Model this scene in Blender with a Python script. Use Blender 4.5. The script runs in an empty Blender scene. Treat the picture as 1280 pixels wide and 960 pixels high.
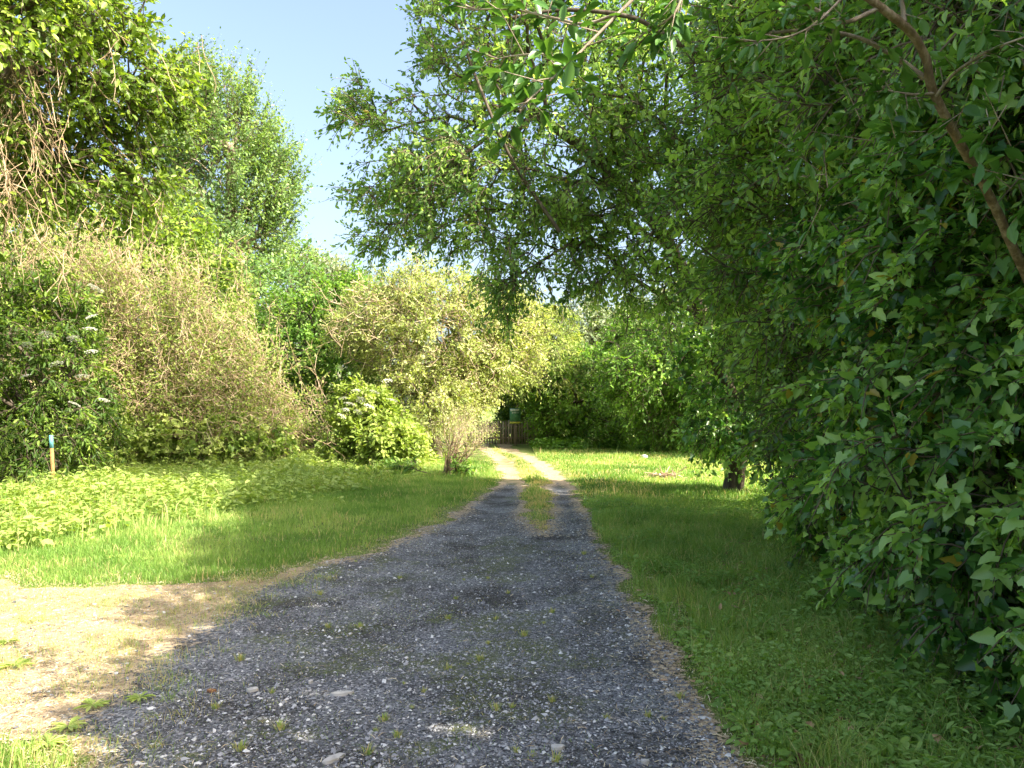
import bpy, math
import numpy as np
R = np.random.default_rng(7)
scn = bpy.context.scene
COL = scn.collection
CAMZ, F, HY = 1.6, 950.0, 510.0

def at(px, py, Y):
    """world point seen at a pixel of the 1280x960 photo, Y metres ahead"""
    return np.array([(px - 640) / F * Y, Y, CAMZ + (HY - py) / F * Y])

def nrm(a):
    return a / np.maximum(np.linalg.norm(a, axis=-1, keepdims=True), 1e-9)

# ---------------------------------------------------------------- noise in numpy
def vnoise2(x, y, s=1.0, seed=0):
    x = np.asarray(x) * s; y = np.asarray(y) * s
    xi = np.floor(x).astype(np.int64); yi = np.floor(y).astype(np.int64)
    fx = x - xi; fy = y - yi
    fx = fx * fx * (3 - 2 * fx); fy = fy * fy * (3 - 2 * fy)
    def h(a, b):
        n = (a * 374761393 + b * 668265263 + seed * 974711) & 0x7fffffff
        n = ((n ^ (n >> 13)) * 1274126177) & 0x7fffffff
        return ((n ^ (n >> 16)) & 0xffff) / 65535.0
    return (h(xi, yi) * (1 - fx) + h(xi + 1, yi) * fx) * (1 - fy) + (h(xi, yi + 1) * (1 - fx) + h(xi + 1, yi + 1) * fx) * fy

def fbm2(x, y, s=1.0, seed=0):
    return (vnoise2(x, y, s, seed) * .5 + vnoise2(x, y, s * 2.1, seed + 5) * .3 + vnoise2(x, y, s * 4.3, seed + 9) * .2)

def lump(p, s, seed):
    r = np.random.default_rng(seed)
    out = np.zeros(len(p))
    for _ in range(6):
        k = r.normal(size=3) * s
        out += np.sin(p @ k + r.uniform(0, 6.28))
    return out / 6 * 1.4

# ---------------------------------------------------------------- mesh building
def build(name, parts, mats, parent=None, smooth=False):
    """parts: list of (verts (n,3), faces (m,k), v (m,), material index)"""
    parts = [p for p in parts if len(p[1])]
    me = bpy.data.meshes.new(name)
    nv = sum(len(p[0]) for p in parts)
    V = np.concatenate([p[0] for p in parts]).astype(np.float32)
    off = 0; loops = []; tot = []; vv = []; mi = []
    for p in parts:
        f = np.asarray(p[1]) + off; off += len(p[0])
        loops.append(f.ravel()); tot.append(np.full(len(f), f.shape[1]))
        vv.append(np.broadcast_to(p[2], (len(f),))); mi.append(np.full(len(f), p[3]))
    loops = np.concatenate(loops).astype(np.int32); tot = np.concatenate(tot).astype(np.int32)
    vv = np.concatenate(vv).astype(np.float32); mi = np.concatenate(mi).astype(np.int32)
    me.vertices.add(nv); me.vertices.foreach_set('co', V.ravel())
    me.loops.add(len(loops)); me.loops.foreach_set('vertex_index', loops)
    me.polygons.add(len(tot))
    me.polygons.foreach_set('loop_start', np.concatenate([[0], np.cumsum(tot)[:-1]]).astype(np.int32))
    me.polygons.foreach_set('material_index', mi)
    if smooth:
        me.polygons.foreach_set('use_smooth', np.ones(len(tot), dtype=bool))
    a = me.attributes.new('v', 'FLOAT', 'FACE'); a.data.foreach_set('value', vv)
    if not isinstance(mats, (list, tuple)): mats = [mats]
    for m in mats: me.materials.append(m)
    me.update(calc_edges=True)
    o = bpy.data.objects.new(name, me); COL.objects.link(o)
    if parent is not None:
        o.parent = parent
        o.location = -np.array(parent.location)
    return o

def tag(o, label=None, cat=None, group=None, kind=None):
    if label: o['label'] = label
    if cat: o['category'] = cat
    if group: o['group'] = group
    if kind: o['kind'] = kind
    return o

def thing(name, loc, label, cat, group=None):
    o = bpy.data.objects.new(name, None); COL.objects.link(o)
    o.location = tuple(float(q) for q in loc); o.empty_display_size = .2
    return tag(o, label, cat, group)

# leaf templates: (along, across, up)
T_OVAL = (np.array([[0, 0, 0], [.28, .24, .06], [.68, .22, .05], [1, 0, -.12], [.68, -.22, .05], [.28, -.24, .06]]), np.array([[0, 5, 4, 3], [0, 3, 2, 1]]))
T_LONG = (np.array([[0, 0, 0], [.3, .15, .04], [.65, .14, .0], [1, 0, -.18], [.65, -.14, .0], [.3, -.15, .04]]), np.array([[0, 5, 4, 3], [0, 3, 2, 1]]))
T_IVY = (np.array([[.08, 0, 0], [-.08, .2, .05], [.18, .42, .0], [.42, .27, .06], [.66, .22, .04], [1, 0, -.14],
                   [.66, -.22, .04], [.42, -.27, .06], [.18, -.42, .0], [-.08, -.2, .05]]),
         np.array([[0, 9, 8, 7, 6, 5], [0, 5, 4, 3, 2, 1]]))
T_DIA = (np.array([[0, 0, 0], [.5, .27, .04], [1, 0, -.08], [.5, -.27, .04]]), np.array([[0, 3, 2, 1]]))

def leaves(pos, axis, normal, size, tm, v, mi=0):
    T, Fc = tm; n = len(pos)
    axis = nrm(axis); side = nrm(np.cross(normal, axis)); nn = np.cross(axis, side)
    size = np.broadcast_to(size, (n,))[:, None, None]
    V = pos[:, None] + size * (T[None, :, 0:1] * axis[:, None] + T[None, :, 1:2] * side[:, None] + T[None, :, 2:3] * nn[:, None])
    Fa = Fc[None] + (np.arange(n) * len(T))[:, None, None]
    return (V.reshape(-1, 3), Fa.reshape(-1, Fc.shape[1]), np.repeat(np.broadcast_to(v, (n,)), len(Fc)), mi)

def segs(P0, P1, r0, r1, k=5, v=.5, mi=0):
    """independent tapered tubes"""
    n = len(P0); d = nrm(P1 - P0)
    ref = np.where(np.abs(d[:, 2:3]) > .9, np.array([[1., 0, 0]]), np.array([[0., 0, 1]]))
    a = nrm(np.cross(d, ref)); b = np.cross(d, a)
    t = np.arange(k) / k * 2 * np.pi
    ring = np.cos(t)[None, :, None] * a[:, None] + np.sin(t)[None, :, None] * b[:, None]
    r0 = np.broadcast_to(r0, (n,)); r1 = np.broadcast_to(r1, (n,))
    V = np.concatenate([P0[:, None] + ring * r0[:, None, None], P1[:, None] + ring * r1[:, None, None]], 1)
    i = np.arange(k); j = (i + 1) % k
    fc = np.stack([i, j, j + k, i + k], 1)
    Fa = fc[None] + (np.arange(n) * 2 * k)[:, None, None]
    return (V.reshape(-1, 3), Fa.reshape(-1, 4), np.repeat(np.broadcast_to(v, (n,)), k), mi)

def spline(pts, n=8):
    p = np.asarray(pts, float); q = np.vstack([2 * p[0] - p[1], p, 2 * p[-1] - p[-2]]); out = []
    for i in range(1, len(q) - 2):
        for t in np.arange(n) / n:
            out.append(.5 * ((2 * q[i]) + (-q[i-1] + q[i+1]) * t + (2*q[i-1] - 5*q[i] + 4*q[i+1] - q[i+2]) * t*t + (-q[i-1] + 3*q[i] - 3*q[i+1] + q[i+2]) * t**3))
    out.append(p[-1]); return np.array(out)

def limb(pts, r0, r1, k=10, n=8, wob=.12, v=.5, mi=0, rng=R):
    """continuous tapered tube through points with a wavy radius"""
    c = spline(pts, n); m = len(c)
    d = nrm(np.gradient(c, axis=0)); ref = np.array([.3, .9, .1]) if abs(d[0][2]) > .6 else np.array([0, 0, 1.])
    a = nrm(np.cross(d, ref)); b = np.cross(d, a)
    rr = r0 + (r1 - r0) * np.linspace(0, 1, m)
    th = np.arange(k) / k * 2 * np.pi
    rad = rr[:, None] * (1 + wob * (rng.random((m, k)) - .5) + wob * np.sin(3 * th + np.linspace(0, 5, m)[:, None]) * .5)
    V = c[:, None] + rad[..., None] * (np.cos(th)[None, :, None] * a[:, None] + np.sin(th)[None, :, None] * b[:, None])
    i = np.arange(m - 1)[:, None] * k; j = np.arange(k)[None]
    Fa = np.stack([i + j, i + (j + 1) % k, i + k + (j + 1) % k, i + k + j], -1).reshape(-1, 4)
    return (V.reshape(-1, 3), Fa, v, mi)

# ---------------------------------------------------------------- materials
def newmat(name):
    m = bpy.data.materials.new(name); m.use_nodes = True
    nt = m.node_tree; nt.nodes.clear()
    return m, nt, (lambda t, **k: setn(nt.nodes.new(t), k)), nt.links.new
def setn(n, k):
    for a, b in k.items(): setattr(n, a, b)
    return n
def ramp(n, stops):
    e = n.color_ramp.elements
    e[0].position, e[0].color = stops[0][0], (*stops[0][1], 1)
    e[1].position, e[1].color = stops[1][0], (*stops[1][1], 1)
    for p, c in stops[2:]:
        x = e.new(p); x.color = (*c, 1)

def leaf_mat(name, dark, mid, light, rough=.5, spec=.3, trans=.35, odd=(.35, .28, .04), tw=1.6):
    m, nt, N, L = newmat(name)
    out = N('ShaderNodeOutputMaterial')
    at_ = N('ShaderNodeAttribute', attribute_name='v')
    geo = N('ShaderNodeNewGeometry')
    nz = N('ShaderNodeTexNoise'); nz.inputs['Scale'].default_value = .9; nz.inputs['Detail'].default_value = 2
    L(geo.outputs['Position'], nz.inputs['Vector'])
    ad = N('ShaderNodeMath', operation='MULTIPLY_ADD'); ad.inputs[1].default_value = .9; 
    L(nz.outputs['Fac'], ad.inputs[0]); ad.inputs[2].default_value = -.45
    s = N('ShaderNodeMath', operation='ADD'); L(at_.outputs['Fac'], s.inputs[0]); L(ad.outputs[0], s.inputs[1])
    cr = N('ShaderNodeValToRGB'); ramp(cr, [(0, dark), (1, light), (.5, mid)]); L(s.outputs[0], cr.inputs[0])
    gt = N('ShaderNodeMath', operation='GREATER_THAN'); gt.inputs[1].default_value = 1.5; L(at_.outputs['Fac'], gt.inputs[0])
    mx = N('ShaderNodeMix', data_type='RGBA'); L(gt.outputs[0], mx.inputs[0]); L(cr.outputs[0], mx.inputs[6]); mx.inputs[7].default_value = (*odd, 1)
    p = N('ShaderNodeBsdfPrincipled'); L(mx.outputs[2], p.inputs['Base Color'])
    p.inputs['Roughness'].default_value = rough; p.inputs['Specular IOR Level'].default_value = spec
    tr = N('ShaderNodeBsdfTranslucent')
    tm = N('ShaderNodeMix', data_type='RGBA', blend_type='MULTIPLY'); tm.inputs[0].default_value = 1
    L(mx.outputs[2], tm.inputs[6]); tm.inputs[7].default_value = (1.25 * tw, 1.25 * tw, .45 * tw, 1)
    L(tm.outputs[2], tr.inputs['Color'])
    ms = N('ShaderNodeMixShader'); ms.inputs[0].default_value = trans
    L(p.outputs[0], ms.inputs[1]); L(tr.outputs[0], ms.inputs[2]); L(ms.outputs[0], out.inputs[0])
    return m

def bark_mat(name, c0, c1, c2, scale=9, bump=.5, rough=.85):
    m, nt, N, L = newmat(name)
    out = N('ShaderNodeOutputMaterial'); p = N('ShaderNodeBsdfPrincipled'); geo = N('ShaderNodeNewGeometry')
    mp = N('ShaderNodeMapping'); mp.inputs['Scale'].default_value = (1, 1, .3); L(geo.outputs['Position'], mp.inputs[0])
    nz = N('ShaderNodeTexNoise'); nz.inputs['Scale'].default_value = scale; nz.inputs['Detail'].default_value = 8; nz.inputs['Roughness'].default_value = .7
    L(mp.outputs[0], nz.inputs['Vector'])
    at_ = N('ShaderNodeAttribute', attribute_name='v')
    a = N('ShaderNodeMath', operation='MULTIPLY_ADD'); a.inputs[1].default_value = .4; a.inputs[2].default_value = -.2; L(at_.outputs['Fac'], a.inputs[0])
    s = N('ShaderNodeMath', operation='ADD'); L(a.outputs[0], s.inputs[0]); L(nz.outputs['Fac'], s.inputs[1])
    cr = N('ShaderNodeValToRGB'); ramp(cr, [(.3, c0), (.72, c2), (.5, c1)]); L(s.outputs[0], cr.inputs[0])
    L(cr.outputs[0], p.inputs['Base Color']); p.inputs['Roughness'].default_value = rough; p.inputs['Specular IOR Level'].default_value = .2
    b = N('ShaderNodeBump'); b.inputs['Strength'].default_value = bump; b.inputs['Distance'].default_value = .01
    L(nz.outputs['Fac'], b.inputs['Height']); L(b.outputs[0], p.inputs['Normal']); L(p.outputs[0], out.inputs[0])
    return m

def vmat(name, stops, rough=.8, spec=.3, trans=0, nscale=0, namp=.3):
    """plain per-face ramp material with a little noise"""
    m, nt, N, L = newmat(name)
    out = N('ShaderNodeOutputMaterial'); p = N('ShaderNodeBsdfPrincipled')
    at_ = N('ShaderNodeAttribute', attribute_name='v'); fac = at_.outputs['Fac']
    if nscale:
        geo = N('ShaderNodeNewGeometry'); nz = N('ShaderNodeTexNoise'); nz.inputs['Scale'].default_value = nscale; nz.inputs['Detail'].default_value = 4
        L(geo.outputs['Position'], nz.inputs['Vector'])
        a = N('ShaderNodeMath', operation='MULTIPLY_ADD'); a.inputs[1].default_value = namp * 2; a.inputs[2].default_value = -namp; L(nz.outputs['Fac'], a.inputs[0])
        s = N('ShaderNodeMath', operation='ADD'); L(a.outputs[0], s.inputs[0]); L(fac, s.inputs[1]); fac = s.outputs[0]
    cr = N('ShaderNodeValToRGB'); ramp(cr, stops); L(fac, cr.inputs[0])
    L(cr.outputs[0], p.inputs['Base Color']); p.inputs['Roughness'].default_value = rough; p.inputs['Specular IOR Level'].default_value = spec
    if trans:
        tr = N('ShaderNodeBsdfTranslucent'); L(cr.outputs[0], tr.inputs['Color'])
        ms = N('ShaderNodeMixShader'); ms.inputs[0].default_value = trans
        L(p.outputs[0], ms.inputs[1]); L(tr.outputs[0], ms.inputs[2]); L(ms.outputs[0], out.inputs[0])
    else:
        L(p.outputs[0], out.inputs[0])
    return m

M = {}
M['ivy'] = leaf_mat('ivy_leaf', (.03, .10, .02), (.13, .28, .055), (.36, .54, .15), rough=.33, spec=.7, trans=.38)
M['thorn'] = leaf_mat('broad_leaf', (.06, .13, .03), (.17, .31, .07), (.38, .54, .15), rough=.35, spec=.6, trans=.42)
M['cherryshade'] = leaf_mat('fruit_tree_leaf', (.04, .11, .02), (.08, .19, .035), (.16, .30, .06), rough=.4, spec=.45, trans=.3, tw=1.2)  # leaf colour darkened to stand in for shade on the near sprays
M['arch'] = leaf_mat('arch_leaf', (.08, .165, .045), (.19, .31, .09), (.37, .50, .17), rough=.38, spec=.5, trans=.5)
M['left'] = leaf_mat('left_leaf', (.06, .11, .015), (.15, .23, .03), (.30, .40, .07), rough=.45, spec=.4, trans=.4)
M['poplar'] = leaf_mat('poplar_leaf', (.06, .12, .04), (.14, .23, .075), (.27, .38, .13), rough=.45, spec=.4, trans=.35)
M['willow'] = leaf_mat('willow_leaf', (.10, .19, .07), (.18, .29, .10), (.28, .40, .15), trans=.35)
M['mid'] = leaf_mat('mid_leaf', (.06, .13, .02), (.12, .24, .035), (.22, .36, .06), trans=.35)
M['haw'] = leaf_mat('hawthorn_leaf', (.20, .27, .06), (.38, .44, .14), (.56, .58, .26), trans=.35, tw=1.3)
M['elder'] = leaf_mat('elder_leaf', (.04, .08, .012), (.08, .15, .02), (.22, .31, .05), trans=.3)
M['elderlit'] = leaf_mat('bright_elder_leaf', (.16, .24, .04), (.27, .36, .07), (.42, .50, .13), trans=.35, tw=1.3)  # lit copy of the elder leaf, sunlight put into the paler colour
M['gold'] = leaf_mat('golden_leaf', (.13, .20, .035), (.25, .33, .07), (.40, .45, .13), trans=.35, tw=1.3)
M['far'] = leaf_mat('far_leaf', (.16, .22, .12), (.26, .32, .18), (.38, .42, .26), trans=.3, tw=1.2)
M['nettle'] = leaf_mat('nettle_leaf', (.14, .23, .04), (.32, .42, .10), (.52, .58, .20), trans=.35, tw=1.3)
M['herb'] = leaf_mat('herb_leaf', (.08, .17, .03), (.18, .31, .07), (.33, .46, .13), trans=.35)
M['blade'] = leaf_mat('grass_blade', (.075, .16, .03), (.18, .31, .06), (.40, .48, .15), trans=.4, odd=(.58, .48, .24), tw=1.3)
M['bark'] = bark_mat('dark_bark', (.03, .022, .015), (.09, .07, .05), (.2, .17, .13))
M['cherry'] = bark_mat('cherry_bark', (.06, .045, .025), (.19, .13, .075), (.42, .34, .24), scale=22, bump=.6, rough=.6)
M['greybark'] = bark_mat('grey_bark', (.12, .09, .06), (.28, .22, .16), (.5, .43, .33), scale=14)
M['dead'] = vmat('dead_stem', [(0, (.18, .12, .07)), (1, (.74, .62, .44)), (.5, (.44, .32, .19))], nscale=3, namp=.25)
M['twig'] = vmat('twig', [(0, (.06, .045, .03)), (1, (.22, .17, .11))], nscale=3)
M['flower'] = vmat('elder_flower', [(0, (.55, .53, .42)), (1, (.85, .83, .74))], trans=.3)
M['stone'] = vmat('gravel_stone', [(0, (.045, .046, .048)), (1, (.85, .84, .80)), (.55, (.20, .205, .215)), (.84, (.38, .38, .385)), (.955, (.55, .54, .52))], rough=.75, spec=.3, nscale=40, namp=.06)
M['straw'] = vmat('straw', [(0, (.26, .17, .09)), (1, (.80, .70, .48)), (.5, (.52, .42, .25))], nscale=0)
M['litter'] = vmat('fallen_leaf', [(0, (.10, .05, .025)), (1, (.55, .36, .20)), (.5, (.28, .14, .07))], rough=.6, trans=.15)
M['wood'] = vmat('paling_wood', [(0, (.16, .12, .08)), (1, (.42, .35, .25))], nscale=12, namp=.3)

# ---------------------------------------------------------------- ground layout
def ip(y, ys, xs): return np.interp(y, ys, xs)
def right_edge(y): return ip(y, [0, 3.4, 8, 12, 17, 21, 24, 28, 32, 36], [1.0, 1.03, 1.05, 1.12, 1.26, 1.1, .8, .25, -.1, -.2])
def left_edge(y): return ip(y, [0, 3.4, 3.7, 4.0, 6.3, 6.6, 7.0, 8, 9, 10.9, 13.8, 17, 21.7, 25, 28, 32, 36], [-1.7, -1.75, -2.1, -9, -9, -4.5, -2.6, -1.8, -1.4, -.92, -.55, -.15, -.42, -.78, -1.15, -1.5, -1.6])
def med_l(y): return ip(y, [9.4, 10.5, 11.7, 16.9, 21.7, 25, 28, 32], [.4, .22, .16, .24, .08, -.28, -.7, -1.])
def med_r(y): return ip(y, [9.4, 10.5, 11.7, 16.9, 21.7, 25, 28, 32], [.4, .58, .64, .74, .55, .15, -.35, -.6])
def drive_sd(x, y):
    """>0 inside gravel, metres"""
    s = np.minimum(x - left_edge(y), right_edge(y) - x)
    bay = np.minimum(np.minimum(y - (3.95 + .2 * np.sin(x * 3)), 6.6 - y + .3 * np.sin(x * 2.3) + .2 * np.sin(x * 5.1 + 1)), (x + 9))
    bay = np.where(x < -2, bay, -9)
    s = np.maximum(s, bay)
    m = np.where(y > 9.4, np.minimum(x - med_l(y), med_r(y) - x), -9)
    return np.minimum(s, -m)
def drive_m(x, y):
    return drive_sd(x, y) + (fbm2(x, y, 2.2, 3) - .5) * .42 + (vnoise2(x, y, 9, 8) - .5) * .1 + np.clip((-1.6 - x) / 1.5, 0, 1) * (y < 9) * (fbm2(x, y, 1.1, 17) - .5) * 1.1

def ground_z(x, y):
    r = np.hypot(x, y)
    z = (fbm2(x, y, .45, 1) - .5) * .10 + (fbm2(x, y, 2.5, 2) - .5) * .03
    inside = np.clip(drive_sd(x, y) / .35, 0, 1)
    z = z * (1 - .75 * inside) - .03 * inside
    fade = np.clip((r - 60) / 60, 0, 1)
    z = z * (1 - fade) + fade * np.clip((r - 120) / 300, 0, 1) * 3
    return z

def axis_lines(fine0, fine1, step, far):
    a = list(np.arange(fine0, fine1 + 1e-6, step)); s = step
    while a[-1] < far: s *= 1.25; a.append(a[-1] + s)
    s = step; b = []
    c = fine0
    while c > -far: s *= 1.25; c -= s; b.append(c)
    return np.array(b[::-1] + a)
gx = axis_lines(-10, 10, .09, 500); gy = axis_lines(-1, 34, .09, 500)
GX, GY = np.meshgrid(gx, gy); GZ = ground_z(GX, GY)
nx, ny = len(gx), len(gy)
V = np.stack([GX, GY, GZ], -1).reshape(-1, 3)
ii, jj = np.meshgrid(np.arange(nx - 1), np.arange(ny - 1))
Q = np.stack([jj * nx + ii, jj * nx + ii + 1, (jj + 1) * nx + ii + 1, (jj + 1) * nx + ii], -1).reshape(-1, 4)

# ground material
m, nt, N, L = newmat('meadow_soil')
out = N('ShaderNodeOutputMaterial'); p = N('ShaderNodeBsdfPrincipled'); geo = N('ShaderNodeNewGeometry')
n1 = N('ShaderNodeTexNoise'); n1.inputs['Scale'].default_value = 1.6; n1.inputs['Detail'].default_value = 8; n1.inputs['Roughness'].default_value = .7
n2 = N('ShaderNodeTexNoise'); n2.inputs['Scale'].default_value = 55; n2.inputs['Detail'].default_value = 6
for q in (n1, n2): L(geo.outputs['Position'], q.inputs['Vector'])
s = N('ShaderNodeMath', operation='MULTIPLY_ADD'); s.inputs[1].default_value = .5; L(n2.outputs['Fac'], s.inputs[0]); 
h = N('ShaderNodeMath', operation='MULTIPLY'); h.inputs[1].default_value = .5; L(n1.outputs['Fac'], h.inputs[0]); L(h.outputs[0], s.inputs[2])
cr = N('ShaderNodeValToRGB'); ramp(cr, [(.35, (.05, .075, .02)), (.68, (.34, .33, .13)), (.48, (.13, .19, .04))]); L(s.outputs[0], cr.inputs[0])
L(cr.outputs[0], p.inputs['Base Color']); p.inputs['Roughness'].default_value = .95; p.inputs['Specular IOR Level'].default_value = .1
b = N('ShaderNodeBump'); b.inputs['Strength'].default_value = .8; b.inputs['Distance'].default_value = .03; L(n2.outputs['Fac'], b.inputs['Height']); L(b.outputs[0], p.inputs['Normal'])
L(p.outputs[0], out.inputs[0]); M['soil'] = m
g = build('ground', [(V, Q, .5, 0)], M['soil'], smooth=True); tag(g, 'grassy ground of the clearing reaching the far trees', 'ground', kind='structure')

# driveway
m, nt, N, L = newmat('gravel_track')
out = N('ShaderNodeOutputMaterial'); p = N('ShaderNodeBsdfPrincipled'); geo = N('ShaderNodeNewGeometry')
vo = N('ShaderNodeTexVoronoi'); vo.inputs['Scale'].default_value = 75
vo2 = N('ShaderNodeTexVoronoi'); vo2.inputs['Scale'].default_value = 32
nA = N('ShaderNodeTexNoise'); nA.inputs['Scale'].default_value = 1.3; nA.inputs['Detail'].default_value = 7; nA.inputs['Roughness'].default_value = .65
nB = N('ShaderNodeTexNoise'); nB.inputs['Scale'].default_value = 24; nB.inputs['Detail'].default_value = 6; nB.inputs['Roughness'].default_value = .7
for q in (vo, vo2, nA, nB): L(geo.outputs['Position'], q.inputs['Vector'])
sp = N('ShaderNodeSeparateColor'); L(vo.outputs['Color'], sp.inputs[0])
c1 = N('ShaderNodeValToRGB'); ramp(c1, [(0, (.035, .036, .038)), (1, (.7, .7, .68)), (.5, (.165, .17, .18)), (.86, (.33, .33, .335)), (.96, (.46, .45, .44))]); L(sp.outputs[0], c1.inputs[0])
sp2 = N('ShaderNodeSeparateColor'); L(vo2.outputs['Color'], sp2.inputs[0])
c2 = N('ShaderNodeValToRGB'); ramp(c2, [(0, (.05, .052, .057)), (1, (.5, .5, .5)), (.9, (.18, .18, .19))]); L(sp2.outputs[1], c2.inputs[0])
mA = N('ShaderNodeMix', data_type='RGBA'); mA.inputs[0].default_value = .3; L(c1.outputs[0], mA.inputs[6]); L(c2.outputs[0], mA.inputs[7])
# dark damp patches
c3 = N('ShaderNodeValToRGB'); ramp(c3, [(.38, (.38, .35, .31)), (.58, (1.12, 1.12, 1.12))]); L(nA.outputs['Fac'], c3.inputs[0])
mB = N('ShaderNodeMix', data_type='RGBA', blend_type='MULTIPLY'); mB.inputs[0].default_value = 1; L(mA.outputs[2], mB.inputs[6]); L(c3.outputs[0], mB.inputs[7])
# straw / dry earth where attribute says so
aS = N('ShaderNodeAttribute', attribute_name='strawness')
sA = N('ShaderNodeMath', operation='MULTIPLY_ADD'); sA.inputs[1].default_value = 1.6; sA.inputs[2].default_value = -.8; L(nB.outputs['Fac'], sA.inputs[0])
sB = N('ShaderNodeMath', operation='ADD'); L(sA.outputs[0], sB.inputs[0]); L(aS.outputs['Fac'], sB.inputs[1])
mr = N('ShaderNodeMapRange'); mr.inputs['From Min'].default_value = .46; mr.inputs['From Max'].default_value = .62; L(sB.outputs[0], mr.inputs['Value'])
c4 = N('ShaderNodeValToRGB'); ramp(c4, [(.3, (.20, .13, .07)), (.7, (.66, .54, .38)), (.5, (.46, .34, .20))]); L(nB.outputs['Fac'], c4.inputs[0])
mC = N('ShaderNodeMix', data_type='RGBA'); L(mr.outputs[0], mC.inputs[0]); L(mB.outputs[2], mC.inputs[6]); L(c4.outputs[0], mC.inputs[7])
# moss green patches
aG = N('ShaderNodeAttribute', attribute_name='mossness')
gA = N('ShaderNodeMath', operation='ADD'); L(sA.outputs[0], gA.inputs[0]); L(aG.outputs['Fac'], gA.inputs[1])
mr2 = N('ShaderNodeMapRange'); mr2.inputs['From Min'].default_value = .5; mr2.inputs['From Max'].default_value = .9; mr2.inputs['To Max'].default_value = .75; L(gA.outputs[0], mr2.inputs['Value'])
mD = N('ShaderNodeMix', data_type='RGBA'); L(mr2.outputs[0], mD.inputs[0]); L(mC.outputs[2], mD.inputs[6]); mD.inputs[7].default_value = (.13, .15, .05, 1)
L(mD.outputs[2], p.inputs['Base Color']); p.inputs['Roughness'].default_value = .85; p.inputs['Specular IOR Level'].default_value = .25
hb = N('ShaderNodeMath', operation='ADD'); L(vo.outputs['Distance'], hb.inputs[0]); L(nB.outputs['Fac'], hb.inputs[1])
b = N('ShaderNodeBump'); b.inputs['Strength'].default_value = 1; b.inputs['Distance'].default_value = .012; b.invert = True; L(hb.outputs[0], b.inputs['Height']); L(b.outputs[0], p.inputs['Normal'])
aE = N('ShaderNodeAttribute', attribute_name='edge')
eA = N('ShaderNodeMath', operation='MULTIPLY_ADD'); eA.inputs[1].default_value = .35; L(nB.outputs['Fac'], eA.inputs[0]); L(aE.outputs['Fac'], eA.inputs[2])
mr3 = N('ShaderNodeMapRange'); mr3.inputs['From Min'].default_value = .13; mr3.inputs['From Max'].default_value = .2; L(eA.outputs[0], mr3.inputs['Value'])
tp = N('ShaderNodeBsdfTransparent'); ms = N('ShaderNodeMixShader'); L(mr3.outputs[0], ms.inputs[0]); L(tp.outputs[0], ms.inputs[1]); L(p.outputs[0], ms.inputs[2])
L(ms.outputs[0], out.inputs[0]); M['gravel'] = m

dm = drive_m(GX, GY)
keep = (dm.reshape(-1)[Q].max(1) > -.25) & (V[Q][:, :, 1].max(1) < 36) & (V[Q][:, :, 1].min(1) > -6)
Qk = Q[keep]; used = np.unique(Qk); rm = np.full(len(V), -1); rm[used] = np.arange(len(used))
Vd = V[used] + [0, 0, .006]
dr = build('driveway', [(Vd, rm[Qk], .5, 0)], M['gravel'], smooth=True)
tag(dr, 'gravel track with two wheel ruts leading to the wooden gate', 'track', kind='structure')
xx, yy = Vd[:, 0], Vd[:, 1]
sd = drive_sd(xx, yy)
straw = (.62 * np.clip(1 - sd / .45, 0, 1)
         + (.62 + .5 * fbm2(xx, yy, 1.5, 23)) * np.clip((-1.85 - xx) / .7, 0, 1) * (yy < 8)
         + .85 * np.clip((yy - 15) / 4, 0, 1)
         + .35 * (fbm2(xx, yy, 1.2, 21) - .45))
moss = .55 * (fbm2(xx, yy, .9, 31) > .56) * fbm2(xx, yy, 5, 33) * 1.6 + .3 * np.exp(-((xx + .15) / .5) ** 2) + .15 * (xx < -1)
for nme, arr in (('strawness', straw), ('mossness', moss), ('edge', drive_m(xx, yy))):
    a = dr.data.attributes.new(nme, 'FLOAT', 'POINT'); a.data.foreach_set('value', arr.astype(np.float32))

# ---------------------------------------------------------------- gravel stones, straw
def scatter(n, x0, x1, y0, y1, pw=1.0):
    """more points near y0 (closer to the viewer)"""
    u = R.random(n)
    y = y0 + (y1 - y0) * u ** pw
    return R.uniform(x0, x1, n), y
x, y = scatter(190000, -5.2, 1.5, 3.0, 11.5, 1.9)
k = (drive_m(x, y) > .02) & (np.abs(x) < y * .75 + .3)
dens = np.where(x < -2.0, .2, 1) * (1 - .45 * (vnoise2(x, y, 1.7, 40) > .7))
k &= R.random(len(x)) < dens
x, y = x[k], y[k]; n = len(x)
size = np.clip(R.lognormal(-5.12, .48, n), .002, .026)
O = np.array([[1, 0, 0], [0, 1, 0], [-1, 0, 0], [0, -1, 0], [0, 0, 1], [0, 0, -1.]])
OF = np.array([[0, 1, 4], [1, 2, 4], [2, 3, 4], [3, 0, 4]])
rot = R.uniform(0, 6.28, n); c, s_ = np.cos(rot), np.sin(rot)
P = O[None] * R.uniform(.55, 1.2, (n, 6, 1)) * np.array([1, .75, .55]) + R.normal(0, .16, (n, 6, 3))
P = P * size[:, None, None]
P = np.stack([P[..., 0] * c[:, None] - P[..., 1] * s_[:, None], P[..., 0] * s_[:, None] + P[..., 1] * c[:, None], P[..., 2]], -1)
P += np.stack([x, y, ground_z(x, y) + .006 + size * .15], -1)[:, None]
vv = R.random(n) * .93; vv = np.where(R.random(n) < .04, R.uniform(.93, 1, n), vv)
vv = np.where(size > .014, np.clip(vv + .15, 0, .97), vv)
st = build('loose_gravel', [(P.reshape(-1, 3), (OF[None] + (np.arange(n) * 6)[:, None, None]).reshape(-1, 3), np.repeat(vv, 4), 0)], M['stone'])
tag(st, 'loose dark grey crushed stone covering the track', 'gravel', kind='stuff')

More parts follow.
